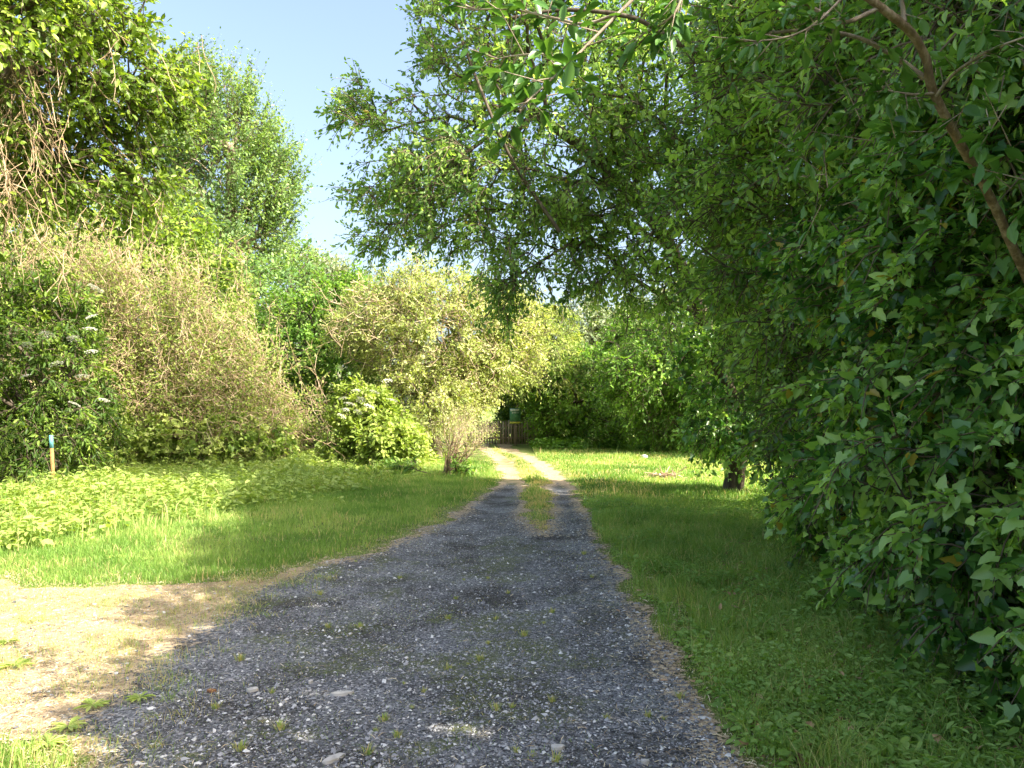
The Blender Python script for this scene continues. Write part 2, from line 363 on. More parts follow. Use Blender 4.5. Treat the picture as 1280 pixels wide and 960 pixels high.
def strips(x, y, z, L_, w, v, tilt=.15, mi=0):
    n = len(x); a = R.uniform(0, 6.28, n)
    d = np.stack([np.cos(a), np.sin(a), R.normal(0, tilt, n)], -1); s = np.stack([-np.sin(a), np.cos(a), R.normal(0, .4, n)], -1)
    p = np.stack([x, y, z], -1); mid = p + np.array([0, 0, 1]) * (L_ * .12)[:, None]
    P = np.stack([p - d * L_[:, None] * .5 - s * w, p - d * L_[:, None] * .5 + s * w, mid + s * w, p + d * L_[:, None] * .5 , mid - s * w], 1)
    return (P.reshape(-1, 3), (np.array([[0, 4, 2, 1]])[None] + (np.arange(n) * 5)[:, None, None]).reshape(-1, 4), v, mi), \
           (P.reshape(-1, 3), (np.array([[4, 3, 2]])[None] + (np.arange(n) * 5)[:, None, None]).reshape(-1, 3), v, mi)
x, y = scatter(120000, -7, 2.2, 3.0, 12, 1.5)
sd = drive_m(x, y)
pr = np.where(sd > -.3, np.exp(-np.clip(sd, 0, 9) / .22) * .75, 0) + .7 * (x < -2.2) * (y < 7.6) * np.clip((-2 - x) * 1.5, 0, 1) * (sd > -.5) + .035 * (sd > 0)
pr *= .35 + fbm2(x, y, 2, 51)
k = (R.random(len(x)) < pr) & (np.abs(x) < y * .75 + .3); x, y = x[k], y[k]; n = len(x)
prt = strips(x, y, ground_z(x, y) + .014, R.uniform(.015, .06, n), .0016, R.random(n))
tag(build('dry_straw', list(prt), M['straw']), 'bleached dry grass and straw littering the gravel edges', 'straw', kind='stuff')

# ---------------------------------------------------------------- grass
def blades(x, y, h, w, v, lean=.5, mi=0, zoff=0):
    n = len(x); a = R.uniform(0, 6.28, n); z = ground_z(x, y) + zoff
    s = np.stack([np.cos(a), np.sin(a), np.zeros(n)], -1) * (w * .5)[:, None]
    b = R.uniform(0, 6.28, n); ld = np.stack([np.cos(b), np.sin(b), np.zeros(n)], -1) * (h * lean * R.random(n))[:, None]
    p = np.stack([x, y, z - .01], -1); up = np.array([0, 0, 1.]) * h[:, None]
    m1 = p + up * .5 + ld * .25; tip = p + up * (1 - .25 * R.random(n))[:, None] + ld
    P = np.stack([p - s, p + s, m1 - s * .8, m1 + s * .8, tip], 1).reshape(-1, 3); o = (np.arange(n) * 5)[:, None, None]
    return [(P, (np.array([[0, 1, 3, 2]])[None] + o).reshape(-1, 4), v, mi), (P, (np.array([[2, 3, 4]])[None] + o).reshape(-1, 3), v, mi)]

def nettle_edge(y): return ip(y, [7.6, 8.4, 10.9, 13.2, 16.9, 22, 26], [-8, -5.7, -4.9, -4.1, -3.2, -2.5, -2.2])
def grass_zone(n, x0, x1, y0, y1, pw, hs, ws, cond, dry=.04, lean=.7):
    x, y = scatter(n, x0, x1, y0, y1, pw)
    k = cond(x, y) & (np.abs(x) < y * .74 + .6) & (drive_m(x, y) < .03 * R.random(n) + .0)
    x, y = x[k], y[k]; n = len(x)
    patch = fbm2(x, y, 1.1, 61)
    h = hs * R.lognormal(0, .35, n) * (.6 + patch * .9) * (1 + y * .01)
    edge = np.clip(-drive_m(x, y) / .35, .25, 1); h *= edge
    w = ws * (1 + y * .11) * R.uniform(.7, 1.3, n)
    v = .3 + .45 * R.random(n) + 1.1 * (fbm2(x, y, .55, 62) - .5) + .5 * (fbm2(x, y, 2.6, 63) - .5)
    bare = np.exp(np.minimum(drive_m(x, y), 0) / .22)
    v = np.where(R.random(n) < dry * (1 + 6 * (fbm2(x, y, 1.3, 64) > .56)) + .38 * bare, 2.0, v)
    return blades(x, y, h, w, v, lean)
gr = grass_zone(230000, .7, 3.6, 2.6, 12, 1.45, .045, .0032, lambda x, y: x > 0)
gr += grass_zone(240000, .4, 15, 10, 30, 1.2, .06, .006, lambda x, y: x > .8, dry=.05)
gl = grass_zone(270000, -9, .5, 6.2, 24, 1.3, .065, .004, lambda x, y: (x < 0) & (x > nettle_edge(y) - 1.2), dry=.022)
gl += grass_zone(34000, -4, -1.2, 2.6, 5.0, 1, .09, .004, lambda x, y: (x < -1.6), dry=.12)
gm = grass_zone(60000, -1.2, .9, 9.2, 30, 1.3, .10, .005, lambda x, y: (x > med_l(y) - .2) & (x < med_r(y) + .2), dry=.12)
tag(build('grass', gr, M['blade']), 'green grass on the verge and lawn right of the track', 'grass', kind='stuff')
tag(build('grass', gl, M['blade']), 'sunlit grass on the lawn left of the track', 'grass', kind='stuff')
tag(build('grass', gm, M['blade']), 'grass strip growing between the two wheel ruts', 'grass', kind='stuff')
# tall grass at the foot of the thicket
x = R.uniform(1.5, 4.2, 16000); y = R.uniform(3.2, 10.5, 16000)
dd = x - (1.55 + (y - 3.4) * .235)
dd = dd + (fbm2(x, y, 1.1, 73) - .5) * 1.3
k = (dd > .15) & (dd < .9) & (fbm2(x, y, 1.9, 71) > .5) & (y > 4.3); x, y = x[k], y[k]; n = len(x)
tall = blades(x, y, R.uniform(.06, .30, n), R.uniform(.004, .010, n), np.where(R.random(n) < .06, 2., -.1 + .5 * R.random(n)), 1.2)
tag(build('tall_grass', tall, M['blade']), 'tall shaded grass at the foot of the ivy thicket', 'grass', kind='stuff')
# straggling grass over the bay
x, y = scatter(70000, -6, 1.1, 3.0, 11, 1.2)
k = (drive_sd(x, y) > 0) & (fbm2(x, y, 1.7, 81) + .25 * (vnoise2(x, y, 7, 82) - .5) > np.where(x < -1.9, .47, .58)) & (np.abs(x) < y * .74 + .4); x, y = x[k], y[k]; n = len(x)
sg = blades(x, y, R.uniform(.008, .035, n) * np.where(x < -1.9, 2.4, 1), R.uniform(.0015, .004, n), np.where(R.random(n) < .4, 2., .3 + .6 * R.random(n)), 1.8)
tag(build('sparse_grass', sg, M['blade']), 'thin yellowing grass seeded through the gravel', 'grass', kind='stuff')

# ---------------------------------------------------------------- ground herbs
def herbs(x, y, h, per, size, tm, v, mat_i=0, flat=.5, spread=1.0, up=1.0):
    n = len(x); z = ground_z(x, y)
    t = np.tile(np.linspace(.35, 1, per), n) * R.uniform(.85, 1.1, n * per)
    X = np.repeat(x, per); Yy = np.repeat(y, per); Z = np.repeat(z, per) + np.repeat(h, per) * t
    a = R.uniform(0, 6.28, n * per); r = np.repeat(h, per) * .35 * spread * R.random(n * per)
    d = np.stack([np.cos(a), np.sin(a), R.normal(-.15, .3, n * per)], -1)
    pos = np.stack([X, Yy, Z], -1) + d * r[:, None]
    nn = np.stack([R.normal(0, flat, n * per), R.normal(0, flat, n * per), np.full(n * per, up)], -1)
    vv = np.clip(np.repeat(v, per) * .6 + R.random(n * per) * .4, 0, 1.2)
    return leaves(pos, d, nn, np.repeat(size, per) * R.uniform(.6, 1.2, n * per), tm, vv, mat_i)
# left nettle bed
x = R.uniform(-18, -2, 15500); y = 7.6 + 18 * R.random(15500) ** 1.15
k = (x < nettle_edge(y) + (fbm2(x, y, .8, 91) - .5) * 2.6 + R.exponential(.25, len(x))) & (x > -.78 * y - .5); x, y = x[k], y[k]; n = len(x)
hh = (.05 + .5 * fbm2(x, y, 1.1, 92) ** 1.4) * R.uniform(.5, 1.3, n) * (.6 + .02 * y) * (fbm2(x, y, 2.3, 97) * .9 + .55)
net = herbs(x, y, hh, 9, R.lognormal(-2.5, .3, n).clip(.04, .14) * (1 + y * .012), T_OVAL, fbm2(x, y, .7, 93) * 1.1 - .05, flat=.45)
P0 = np.stack([x, y, ground_z(x, y)], -1)
x2 = R.uniform(-18, -2.5, 30000); y2 = 7.6 + 17 * R.random(30000); k = (x2 < nettle_edge(y2) + .3 + (fbm2(x2, y2, .8, 94) - .3) * 1.5) & (fbm2(x2, y2, 1.4, 95) > .5) & (x2 > -.78 * y2 - .5); x2, y2 = x2[k], y2[k]
tag(build('tall_grass', blades(x2, y2, R.uniform(.15, .5, len(x2)), R.uniform(.006, .012, len(x2)), np.where(R.random(len(x2)) < .2, 2., .4 + .6 * R.random(len(x2))), .8), M['blade']), 'long grass growing up among the sunlit nettles', 'grass', kind='stuff')
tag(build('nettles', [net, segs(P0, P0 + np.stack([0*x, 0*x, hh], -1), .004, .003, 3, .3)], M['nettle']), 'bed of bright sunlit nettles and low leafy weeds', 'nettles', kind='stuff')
# right verge creeping herbs
x, y = scatter(42000, 1.1, 4.8, 3.0, 13, 1.3)
k = (drive_m(x, y) < -.06) & (fbm2(x, y, 1.3, 101) > .49 - .14 * (x > 1.5 + .2 * (y - 3.4))) & (x < 2.6 + .38 * (y - 3)); x, y = x[k], y[k]; n = len(x)
hb_ = herbs(x, y, R.uniform(.02, .07, n) * (1 + (fbm2(x, y, 1.4, 103) > .55) * 1.2), 4, R.lognormal(-3.65, .45, n).clip(.012, .075), T_OVAL, fbm2(x, y, 1.5, 102) + .15, flat=.5, spread=2)
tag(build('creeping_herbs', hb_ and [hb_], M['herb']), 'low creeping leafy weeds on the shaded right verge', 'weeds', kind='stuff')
# scruffy undergrowth where the thicket meets the verge
x = R.uniform(1.5, 5.2, 5200); y = R.uniform(3.1, 13, 5200); dd = x - (1.75 + (y - 3.4) * .25) + (fbm2(x, y, 1.3, 104) - .5) * 1.2
k = (dd > 0) & (dd < 1.2); x, y, dd = x[k], y[k], dd[k]; n = len(x)
ug = herbs(x, y, R.uniform(.08, .34, n) * np.clip(.5 + dd, .5, 1.3), 8, R.uniform(.035, .085, n), T_LONG, fbm2(x, y, 1.2, 105), flat=.6)
tag(build('undergrowth', [ug], M['herb']), 'straggling leafy undergrowth along the foot of the ivy thicket', 'weeds', kind='stuff')
# grass clumps across the right verge
cx, cy = scatter(620, 1.05, 3.6, 3.1, 11, 1.2); cx = np.repeat(cx, 34); cy = np.repeat(cy, 34); x = cx + R.normal(0, .05, len(cx)); y = cy + R.normal(0, .05, len(cx))
k = (drive_m(x, y) < -.03) & (x < 2.3 + .3 * (y - 3)); x, y = x[k], y[k]; n = len(x)
tag(build('tall_grass', blades(x, y, R.uniform(.09, .25, n), R.uniform(.003, .006, n), np.where(R.random(n) < .08, 2., .35 + .5 * R.random(n)), 1.1), M['blade']), 'longer grass clumps standing up through the weeds of the right verge', 'grass', kind='stuff')
# far right lawn weeds by the hedge foot
x = R.uniform(.8, 14, 2600); y = R.uniform(25, 30.5, 2600)
k = (y > 28.6 - .0 * x + (fbm2(x, y, .6, 111) - .5) * 5) & (drive_m(x, y) < -.3); x, y = x[k], y[k]; n = len(x)
fw = herbs(x, y, R.uniform(.2, .5, n), 7, R.uniform(.12, .2, n), T_OVAL, fbm2(x, y, .8, 112), flat=.4)
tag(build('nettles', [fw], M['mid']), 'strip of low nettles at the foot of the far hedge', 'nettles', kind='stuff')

# ---------------------------------------------------------------- trees
def env_points(ells, n, seed, gap=.35, ls=.9, inner=.55, zmin=.1):
    r = np.random.default_rng(seed); E = np.array(ells, float)
    area = (E[:, 3] * E[:, 4] + E[:, 3] * E[:, 5] + E[:, 4] * E[:, 5]); pr = area / area.sum()
    out = []
    tot = 0
    while tot < n:
        idx = r.choice(len(E), n, p=pr); d = nrm(r.normal(size=(n, 3)))
        rad = inner + (1 - inner) * r.random(n) ** .6
        e = E[idx]; p = e[:, :3] + d * e[:, 3:] * rad[:, None]
        p = p + d * (lump(p, 1.7 * ls, seed + 3) * .24 * e[:, 3:].mean(1))[:, None]
        ok = (lump(p, 2.2 * ls, seed) > -1 + gap) & (p[:, 2] > zmin)
        for q in E:
            rr = np.linalg.norm((p - q[:3]) / q[3:], axis=1); ok &= rr > inner * .82
        out.append(p[ok]); tot += ok.sum()
        if not ok.any(): break
    return np.concatenate(out)[:n]

def grow(trunk, pts, alpha=.35):
    trunk = np.asarray(trunk, float); P = list(trunk); par = [-1] + list(range(len(trunk) - 1))
    pl = [0.]
    for i in range(1, len(trunk)): pl.append(pl[-1] + np.linalg.norm(trunk[i] - trunk[i-1]) * .6)
    n0 = len(trunk); A = np.zeros((n0 + len(pts), 3)); A[:n0] = trunk; PL = np.zeros(len(A)); PL[:n0] = pl
    dmin = np.min(np.linalg.norm(pts[:, None] - trunk[None, 1 if n0 > 1 else 0:], axis=2), axis=1); order = np.argsort(dmin)
    m = n0; lo = 1 if n0 > 2 else 0
    for k in order:
        d = np.linalg.norm(A[lo:m] - pts[k], axis=1); j = int(np.argmin(d + alpha * PL[lo:m])) + lo
        A[m] = pts[k]; PL[m] = PL[j] + np.linalg.norm(A[j] - pts[k]); par.append(j); m += 1
    cnt = np.ones(m); par = np.array(par)
    for i in range(m - 1, 0, -1):
        cnt[par[i]] += cnt[i]
    return A, par, cnt, n0

def make_crown(A, par, n0, seed, twigs=4, tl=.5, nl=8, ls=.07, tm=T_OVAL, bias=(0, 0, .1), droop=.15, ldroop=.3, upn=.7, odd=.0, cen=None, outw=.6, spr=.9, taper_top=False):
    r = np.random.default_rng(seed)
    P = A[n0:]; D = nrm(A[n0:] - A[par[n0:]]); c = A[n0:].mean(0) if cen is None else cen
    O_ = nrm(P - c); m = len(P)
    p = np.repeat(P, twigs, 0); o = np.repeat(O_, twigs, 0)
    d = nrm(np.repeat(D, twigs, 0) * .5 + o * outw + nrm(r.normal(size=(m * twigs, 3))) * spr + np.array(bias))
    l = tl * r.uniform(.5, 1.25, m * twigs)
    dr_ = droop * r.uniform(.3, 1.5, m * twigs)
    end = p + d * l[:, None] - np.array([0, 0, 1]) * (dr_ * l)[:, None]
    mid = p + d * l[:, None] * .5 - np.array([0, 0, 1]) * (dr_ * l * .25)[:, None]
    tw = [segs(p, mid, .006 + ls * .02, .005 + ls * .01, 3), segs(mid, end, .005 + ls * .01, .002, 3)]
    K = m * twigs; t = (np.tile(np.linspace(.18, 1.0, nl), K) + r.normal(0, .04, K * nl)).clip(.05, 1.05)
    rp = np.repeat
    q = rp(p, nl, 0) + rp(d * l[:, None], nl, 0) * t[:, None] - np.array([0, 0, 1]) * (rp(dr_ * l, nl) * t * t)[:, None]
    rnd = nrm(r.normal(size=(K * nl, 3)))
    ax = rp(d, nl, 0) * .5 + rnd * .75 + np.array([0, 0, -ldroop])
    nn = np.array([0, 0, upn]) + rp(o, nl, 0) * .45 + r.normal(size=(K * nl, 3)) * .42
    v = (.5 + .24 * rp(rp(r.normal(size=m), twigs), nl) + .2 * rp(r.normal(size=K), nl) + .16 * r.normal(size=K * nl)).clip(0, 1.2)
    if odd: v = np.where(r.random(K * nl) < odd, 2., v)
    q = q + rnd * ls * .25
    sz = ls * np.clip(r.lognormal(-.06, .28, K * nl), .4, 1.7) * rp(np.clip(r.lognormal(0, .22, K), .6, 1.5), nl)
    sz = np.minimum(sz, ls * 1.65)
    return leaves(q, ax, nn, sz, tm, v), tw

def tree(name, label, cat, trunk, ells, n, mat, bark='bark', seed=1, r_tip=.008, group=None, gap=.35, lsn=.9, inner=.55, trunk_r=None, extra=None, zmin=.1, alpha=.35, r_pow=.42, thin=.0, **kw):
    trunk = np.asarray(trunk, float)
    pts = env_points(ells, n, seed, gap, lsn, inner, zmin)
    A, par, cnt, n0 = grow(trunk, pts, alpha)
    rad = r_tip * cnt ** r_pow
    if trunk_r: rad[:n0] = np.minimum(rad[:n0], trunk_r)
    t = thing(name, trunk[0], label, cat, group)
    i = np.arange(n0, len(A)); pr = np.minimum(rad[par[i]], rad[i] * 1.25)
    br = segs(A[par[i]], A[i] + (A[i] - A[par[i]]) * .02, pr, rad[i], 5, v=.5)
    r0 = trunk_r if trunk_r else rad[0]
    tr = limb(trunk, r0 * 1.25, max(rad[n0 - 1] * .9, r_tip * 3), k=12)
    build('trunk', [tr, br], M[bark], t)
    lv, tw = make_crown(A, par, n0, seed + 1, **kw)
    parts = [lv]
    c = build('crown', parts, M[mat] if isinstance(mat, str) else mat, t)
    build('twigs', tw, M['twig'], t)
    return t, A, par, n0

def E(px, py, Y, rx, rz, ry=None):
    c = at(px, py, Y); return (c[0], c[1], c[2], rx, ry if ry else rx, rz)
def G(x, y): return (x, y, float(ground_z(np.array([x]), np.array([y]))[0]) - .05)

# --- right: arching tree over the track
tree('arching_tree', 'broad tree on the right lawn, its crown arching over the track', 'tree',
     [G(4.35, 15), (4.45, 15, .8), (4.2, 14.8, 2.0), (3.6, 14.5, 3.4), (2.8, 14.1, 4.8), (1.6, 13.7, 6.0), (.4, 13.4, 6.8)],
     [E(610, 55, 13, 1.4, 1.4), E(520, 185, 13.4, 1.15, 1.1), E(490, 265, 13.6, .75, .75), E(615, 245, 13, 1.4, 1.1), E(720, 190, 13, 1.8, 1.6),
      E(632, 345, 12.6, .62, .62), E(740, 325, 13, .7, .7), E(810, 330, 13.4, 1.1, 1.2), E(830, 130, 12.5, 1.8, 2.0), E(740, -60, 13, 2.5, 1.3), E(450, 140, 13.2, .5, .5)],
     1500, 'arch', seed=11, trunk_r=.16, twigs=5, tl=.5, nl=9, ls=.082, tm=T_OVAL, droop=.2, ldroop=.3, upn=.45, gap=.5, lsn=1.5, odd=.003, inner=.35, r_tip=.006)
AT = bpy.data.objects['arching_tree']
for pts, r0, r1 in [([at(1010, 150, 11), at(950, 118, 10.6), at(890, 80, 10.3), at(840, 50, 10.1), at(790, 22, 10), at(710, 12, 10), at(640, 22, 10.1)], .055, .02),
                    ([at(960, 200, 11), at(900, 150, 11), at(870, 100, 11), at(862, 40, 11), at(880, -20, 11)], .04, .02),
                    ([at(880, 230, 11.6), at(850, 180, 11.5), at(812, 140, 11.4), at(770, 120, 11.3), at(720, 118, 11.2)], .035, .012),
                    ([at(700, 290, 12), at(640, 200, 12), at(600, 110, 12), at(570, 30, 12)], .03, .02)]:
    build('limb', [limb(pts, r0, r1, k=7, wob=.25)], M['bark'], AT, smooth=True)
# ivy on the lower trunk of the same tree: its own plant
def shell(name, label, cat, base, ells, n, mat, seed, group=None, tmt=T_IVY, stems=0, **kw):
    return tree(name, label, cat, base, ells, n, mat, seed=seed, group=group, tm=tmt, **kw)
shell('climbing_ivy', 'hanging ivy clump around the short trunk on the right lawn', 'ivy', [G(4.42, 14.8), (4.45, 14.75, .6), (4.3, 14.5, 1.8)],
      [(4.1, 14.4, 2.5, .9, .8, 1.0), (4.0, 14.3, 1.25, .6, .6, .5), (4.9, 14.0, 1.5, .7, .6, .7)], 260, 'ivy', 13, twigs=5, tl=.35, nl=8, ls=.085, droop=.6, r_tip=.004, trunk_r=.03)

# --- right: near thicket
shell('ivy_thicket', 'dense glossy ivy thicket filling the right foreground', 'ivy', [G(4.3, 5.0), (4.3, 5.0, 1.2), (4.2, 5.0, 2.6)],
      [(4.1, 3.3, 1.1, 1.5, 1.2, 1.3), (3.8, 4.7, 1.5, 1.55, 1.3, 1.6), (4.0, 5.9, 1.7, 1.5, 1.4, 1.75), (3.8, 4.6, 2.9, 1.45, 1.4, 1.3), (3.9, 6.0, 3.0, 1.6, 1.4, 1.4), (3.1, 4.3, .55, .75, .8, .6), (3.3, 5.6, .6, .75, .9, .65), (3.1, 3.4, .5, .6, .6, .55), (3.5, 7.2, 1.0, .8, .9, .95)],
      2900, 'ivy', 21, twigs=5, tl=.30, nl=9, ls=.068, droop=.45, ldroop=.4, upn=.6, gap=.5, lsn=1.8, odd=.012, r_tip=.003, inner=.5, trunk_r=.09, zmin=.03)
tree('bushy_tree', 'dark bushy tree behind the ivy thicket, its foliage reaching down to the lawn', 'tree',
     [G(4.9, 8.4), (4.7, 8.4, 1.0), (4.4, 8.3, 2.4), (4.2, 8.2, 4.0), (4.0, 8.2, 5.6)],
     [(3.85, 9.0, 1.6, .95, 1.1, 1.3), (4.7, 7.6, 1.5, 1.35, 1.3, 1.3), (5.0, 9.3, 1.5, 1.25, 1.3, 1.35), (4.2, 7.8, 3.2, 1.6, 1.5, 1.5), (3.9, 9.2, 4.0, 1.9, 1.6, 1.7), (3.5, 7.6, 4.9, 1.7, 1.6, 1.5), (4.0, 8.6, 6.6, 1.9, 2.0, 1.6)],
     2350, 'thorn', seed=23, twigs=5, tl=.38, nl=9, ls=.072, tm=T_OVAL, droop=.35, ldroop=.3, upn=.6, gap=.5, lsn=1.6, odd=.003, r_tip=.005, inner=.5, trunk_r=.12)
tree('bushy_tree', 'dark bushy tree between the ivy-clad trunk and the nearer dense thicket', 'tree',
     [G(5.4, 11.6), (5.2, 11.6, 1.5), (4.8, 11.6, 3.2), (4.4, 11.5, 5.0)],
     [(5.4, 11.2, 1.9, 1.4, 1.5, 1.6), (4.4, 11.5, 3.7, 1.7, 1.7, 1.5), (3.6, 11.2, 5.2, 1.6, 1.7, 1.4), (4.6, 12.0, 6.4, 1.7, 1.9, 1.6), (3.95, 11.2, 2.6, .95, 1.0, 1.1)],
     980, 'thorn', seed=25, twigs=5, tl=.42, nl=9, ls=.078, tm=T_OVAL, droop=.4, ldroop=.35, gap=.5, lsn=1.5, odd=.003, r_tip=.006, inner=.45, trunk_r=.13)
tree('overhead_tree', 'leafy tree rising above the ivy thicket at the top right', 'tree',
     [G(4.9, 5.6), (4.7, 5.6, 1.6), (4.3, 5.6, 3.2), (3.9, 5.7, 5.0)],
     [(3.6, 5.6, 4.3, 1.5, 1.5, 1.0), (3.4, 4.0, 4.0, 1.1, 1.1, 1.1), (4.6, 3.2, 3.6, 1.2, 1.3, 1.6), (3.7, 5.9, 5.6, 2.0, 1.8, 1.0), (4.2, 4.2, 5.8, 1.4, 1.2, 1.1)],
     1400, 'thorn', seed=27, twigs=5, tl=.36, nl=9, ls=.078, tm=T_LONG, droop=.35, ldroop=.45, gap=.3, lsn=1.3, r_tip=.005, inner=.5, trunk_r=.1)
# hedge row running back past the viewpoint (it throws the shade on the track)
tree('roadside_tree', 'dense hedge tree just outside the right edge of the view', 'tree',
     [G(4.6, 1.2), (4.6, 1.2, 1.8), (4.3, 1.2, 3.6)], [(4.6, 1.6, 1.8, 1.4, 1.6, 1.8), (4.3, 1.2, 3.9, 1.5, 1.7, 1.3), (4.5, 1.4, 4.7, 1.4, 1.8, 1.1), (4.3, 2.8, 5.3, 1.3, 1.1, 1.2), (4.4, 2.5, 3.4, 1.2, 1.3, 1.7), (4.6, -.6, 2.0, 1.4, 1.6, 1.9), (4.5, -1.0, 4.0, 1.4, 1.6, 1.5)],
     1250, 'thorn', seed=29, twigs=5, tl=.45, nl=7, ls=.16, tm=T_OVAL, r_tip=.01, gap=.2, trunk_r=.15)
tree('roadside_tree', 'dense hedge tree behind the viewpoint', 'tree',
     [G(5.2, -4), (5.2, -4, 2), (5.0, -4, 4)], [(5.0, -3.6, 2.0, 1.6, 2.0, 2.0), (4.8, -4, 4.3, 1.9, 2.1, 1.6), (5.2, -6.5, 3.2, 1.8, 1.8, 3.0)],
     850, 'thorn', seed=31, twigs=5, tl=.5, nl=7, ls=.18, tm=T_OVAL, r_tip=.01, gap=.2, trunk_r=.15)

tree('roadside_tree', 'unseen tall hedge tree added behind the ivy thicket to deepen the shade', 'tree',  # out-of-view crown added to thicken the shadow across the left lawn
     [G(6.4, 7.6), (6.3, 7.6, 2), (6.0, 7.6, 4.5), (5.4, 7.6, 6.2)], [(5.0, 7.4, 6.9, 1.7, 2.1, 1.5), (5.2, 10.4, 7.4, 1.8, 2.1, 1.6), (5.0, 4.9, 6.1, 1.6, 1.6, 1.2)],
     760, 'thorn', seed=33, twigs=5, tl=.5, nl=7, ls=.19, tm=T_OVAL, r_tip=.01, gap=.15, trunk_r=.16)
# --- right: young cherry with long curved stem, hand placed limbs
t = thing('young_fruit_tree', G(3.35, 4.3), 'slender smooth-barked tree curving up out of the ivy at the top right', 'tree')
tr = [(3.35, 4.3, -.05), (3.2, 4.25, .9), at(1300, 400, 4.1), at(1262, 300, 3.9), at(1232, 235, 3.75), at(1198, 175, 3.6), at(1166, 112, 3.5), at(1158, 75, 3.45), at(1140, 42, 3.4), at(1105, 12, 3.35), at(1060, -20, 3.3), at(980, -70, 3.2)]
br = [([at(1156, 98, 3.5), at(1120, 72, 3.5), at(1075, 48, 3.48), at(1020, 38, 3.4), at(960, 42, 3.35), at(915, 55, 3.3)], .013, .005),
      ([at(1168, 117, 3.5), at(1140, 118, 3.45), at(1105, 112, 3.4)], .008, .003),
      ([at(1170, 120, 3.5), at(1195, 90, 3.4), at(1240, 62, 3.3), at(1300, 40, 3.2)], .009, .004),
      ([at(1130, 28, 3.38), at(1128, 5, 3.4), at(1122, -30, 3.4)], .012, .008),
      ([at(1095, 12, 3.35), at(1055, 28, 3.3), at(1020, 12, 3.3), at(985, -12, 3.2)], .011, .006),
      ([at(1055, -5, 3.3), at(1030, 20, 3.2), at(1005, 38, 3.15), at(975, 48, 3.1), at(940, 52, 3.1)], .006, .003),
      ([at(980, -70, 3.2), at(900, -70, 3.0), at(830, -35, 2.85), at(785, 5, 2.75), at(745, 45, 2.7), at(712, 78, 2.65), at(680, 108, 2.6), at(650, 135, 2.58)], .008, .003),
      ([at(770, 18, 2.73), at(730, 30, 2.8), at(690, 22, 2.9), at(640, 12, 3.0), at(590, 12, 3.1)], .006, .003),
      ([at(712, 78, 2.65), at(680, 68, 2.75), at(640, 70, 2.85), at(605, 78, 2.9)], .005, .002),
      ([at(900, -70, 3.0), at(860, -20, 3.1), at(840, 20, 3.1), at(800, 45, 3.2)], .008, .003)]
build('trunk', [limb(tr, .025, .015, k=12, n=10, wob=.16)], M['cherry'], t, smooth=True)
build('branches', [limb(a, b, c_, k=7, n=6, wob=.2) for a, b, c_ in br], M['greybark'], t, smooth=True)
rr = np.random.default_rng(5); lp = []; tws = []
for bi, (a, b, c_) in enumerate(br):
    c = spline(a, 8); m0 = len(c)
    nsp = {6: 15, 7: 12, 8: 8}.get(bi, 13)
    for q in range(nsp):
        i = rr.integers(int(m0 * (.45 if bi == 6 else .25)), m0); p0 = c[i]
        d = nrm(nrm(c[min(i + 1, m0 - 1)] - c[max(i - 1, 0)]) * .6 + rr.normal(size=3) * .6 + np.array([0, 0, -.1])); l = rr.uniform(.05, .2)
        if i > m0 - 3: d = nrm(c[-1] - c[-3]) + rr.normal(size=3) * .25; d = nrm(d)
        e = p0 + d * l; tws.append((p0, e)); nl = rr.integers(4, 8)
        for u in range(nl):
            tt = .4 + .6 * u / (nl - 1)
            lp.append((p0 + d * l * tt, nrm(d * .6 + rr.normal(size=3) * .6 + np.array([0, 0, -.25])), np.array([0, 0, 1]) + rr.normal(size=3) * .35, rr.uniform(.045, .09)))
for (px, py, Y, sp_, k_) in [(1030, 190, 3.7, .2, 26), (1090, 130, 3.6, .2, 26), (1250, 150, 3.2, .2, 30), (1130, 150, 3.7, .15, 18), (1040, 260, 3.9, .16, 18), (1000, 200, 4.0, .15, 14), (1240, 60, 3.3, .2, 24), (1270, 210, 3.3, .15, 16)]:
    c0 = at(px, py, Y)
    for q in range(k_ // 5):
        p0 = c0 + rr.normal(size=3) * sp_ * .5; d = nrm(np.array([-.6, -.2, .3]) + rr.normal(size=3) * .5); l = rr.uniform(.08, .2); tws.append((p0 - d * .1, p0 + d * l))
        for u in range(6):
            lp.append((p0 + d * l * u / 5, nrm(d * .6 + rr.normal(size=3) * .6 + np.array([0, 0, -.35])), np.array([0, 0, 1]) + rr.normal(size=3) * .35, rr.uniform(.06, .115)))
n = len(lp)
build('leaves', [leaves(np.array([q[0] for q in lp]), np.array([q[1] for q in lp]), np.array([q[2] for q in lp]), np.array([q[3] for q in lp]),
      (np.array([[0, 0, 0], [.22, .17, .05], [.55, .24, .06], [.82, .14, .0], [1, 0, -.12], [.82, -.14, .0], [.55, -.24, .06], [.22, -.17, .05]]), np.array([[0, 7, 6, 5, 4], [0, 4, 3, 2, 1]])),
      .3 + .5 * rr.random(n))], M['cherryshade'], t)
build('twigs', [segs(np.array([a for a, b in tws]), np.array([b for a, b in tws]), .003, .0015, 4)], M['greybark'], t)

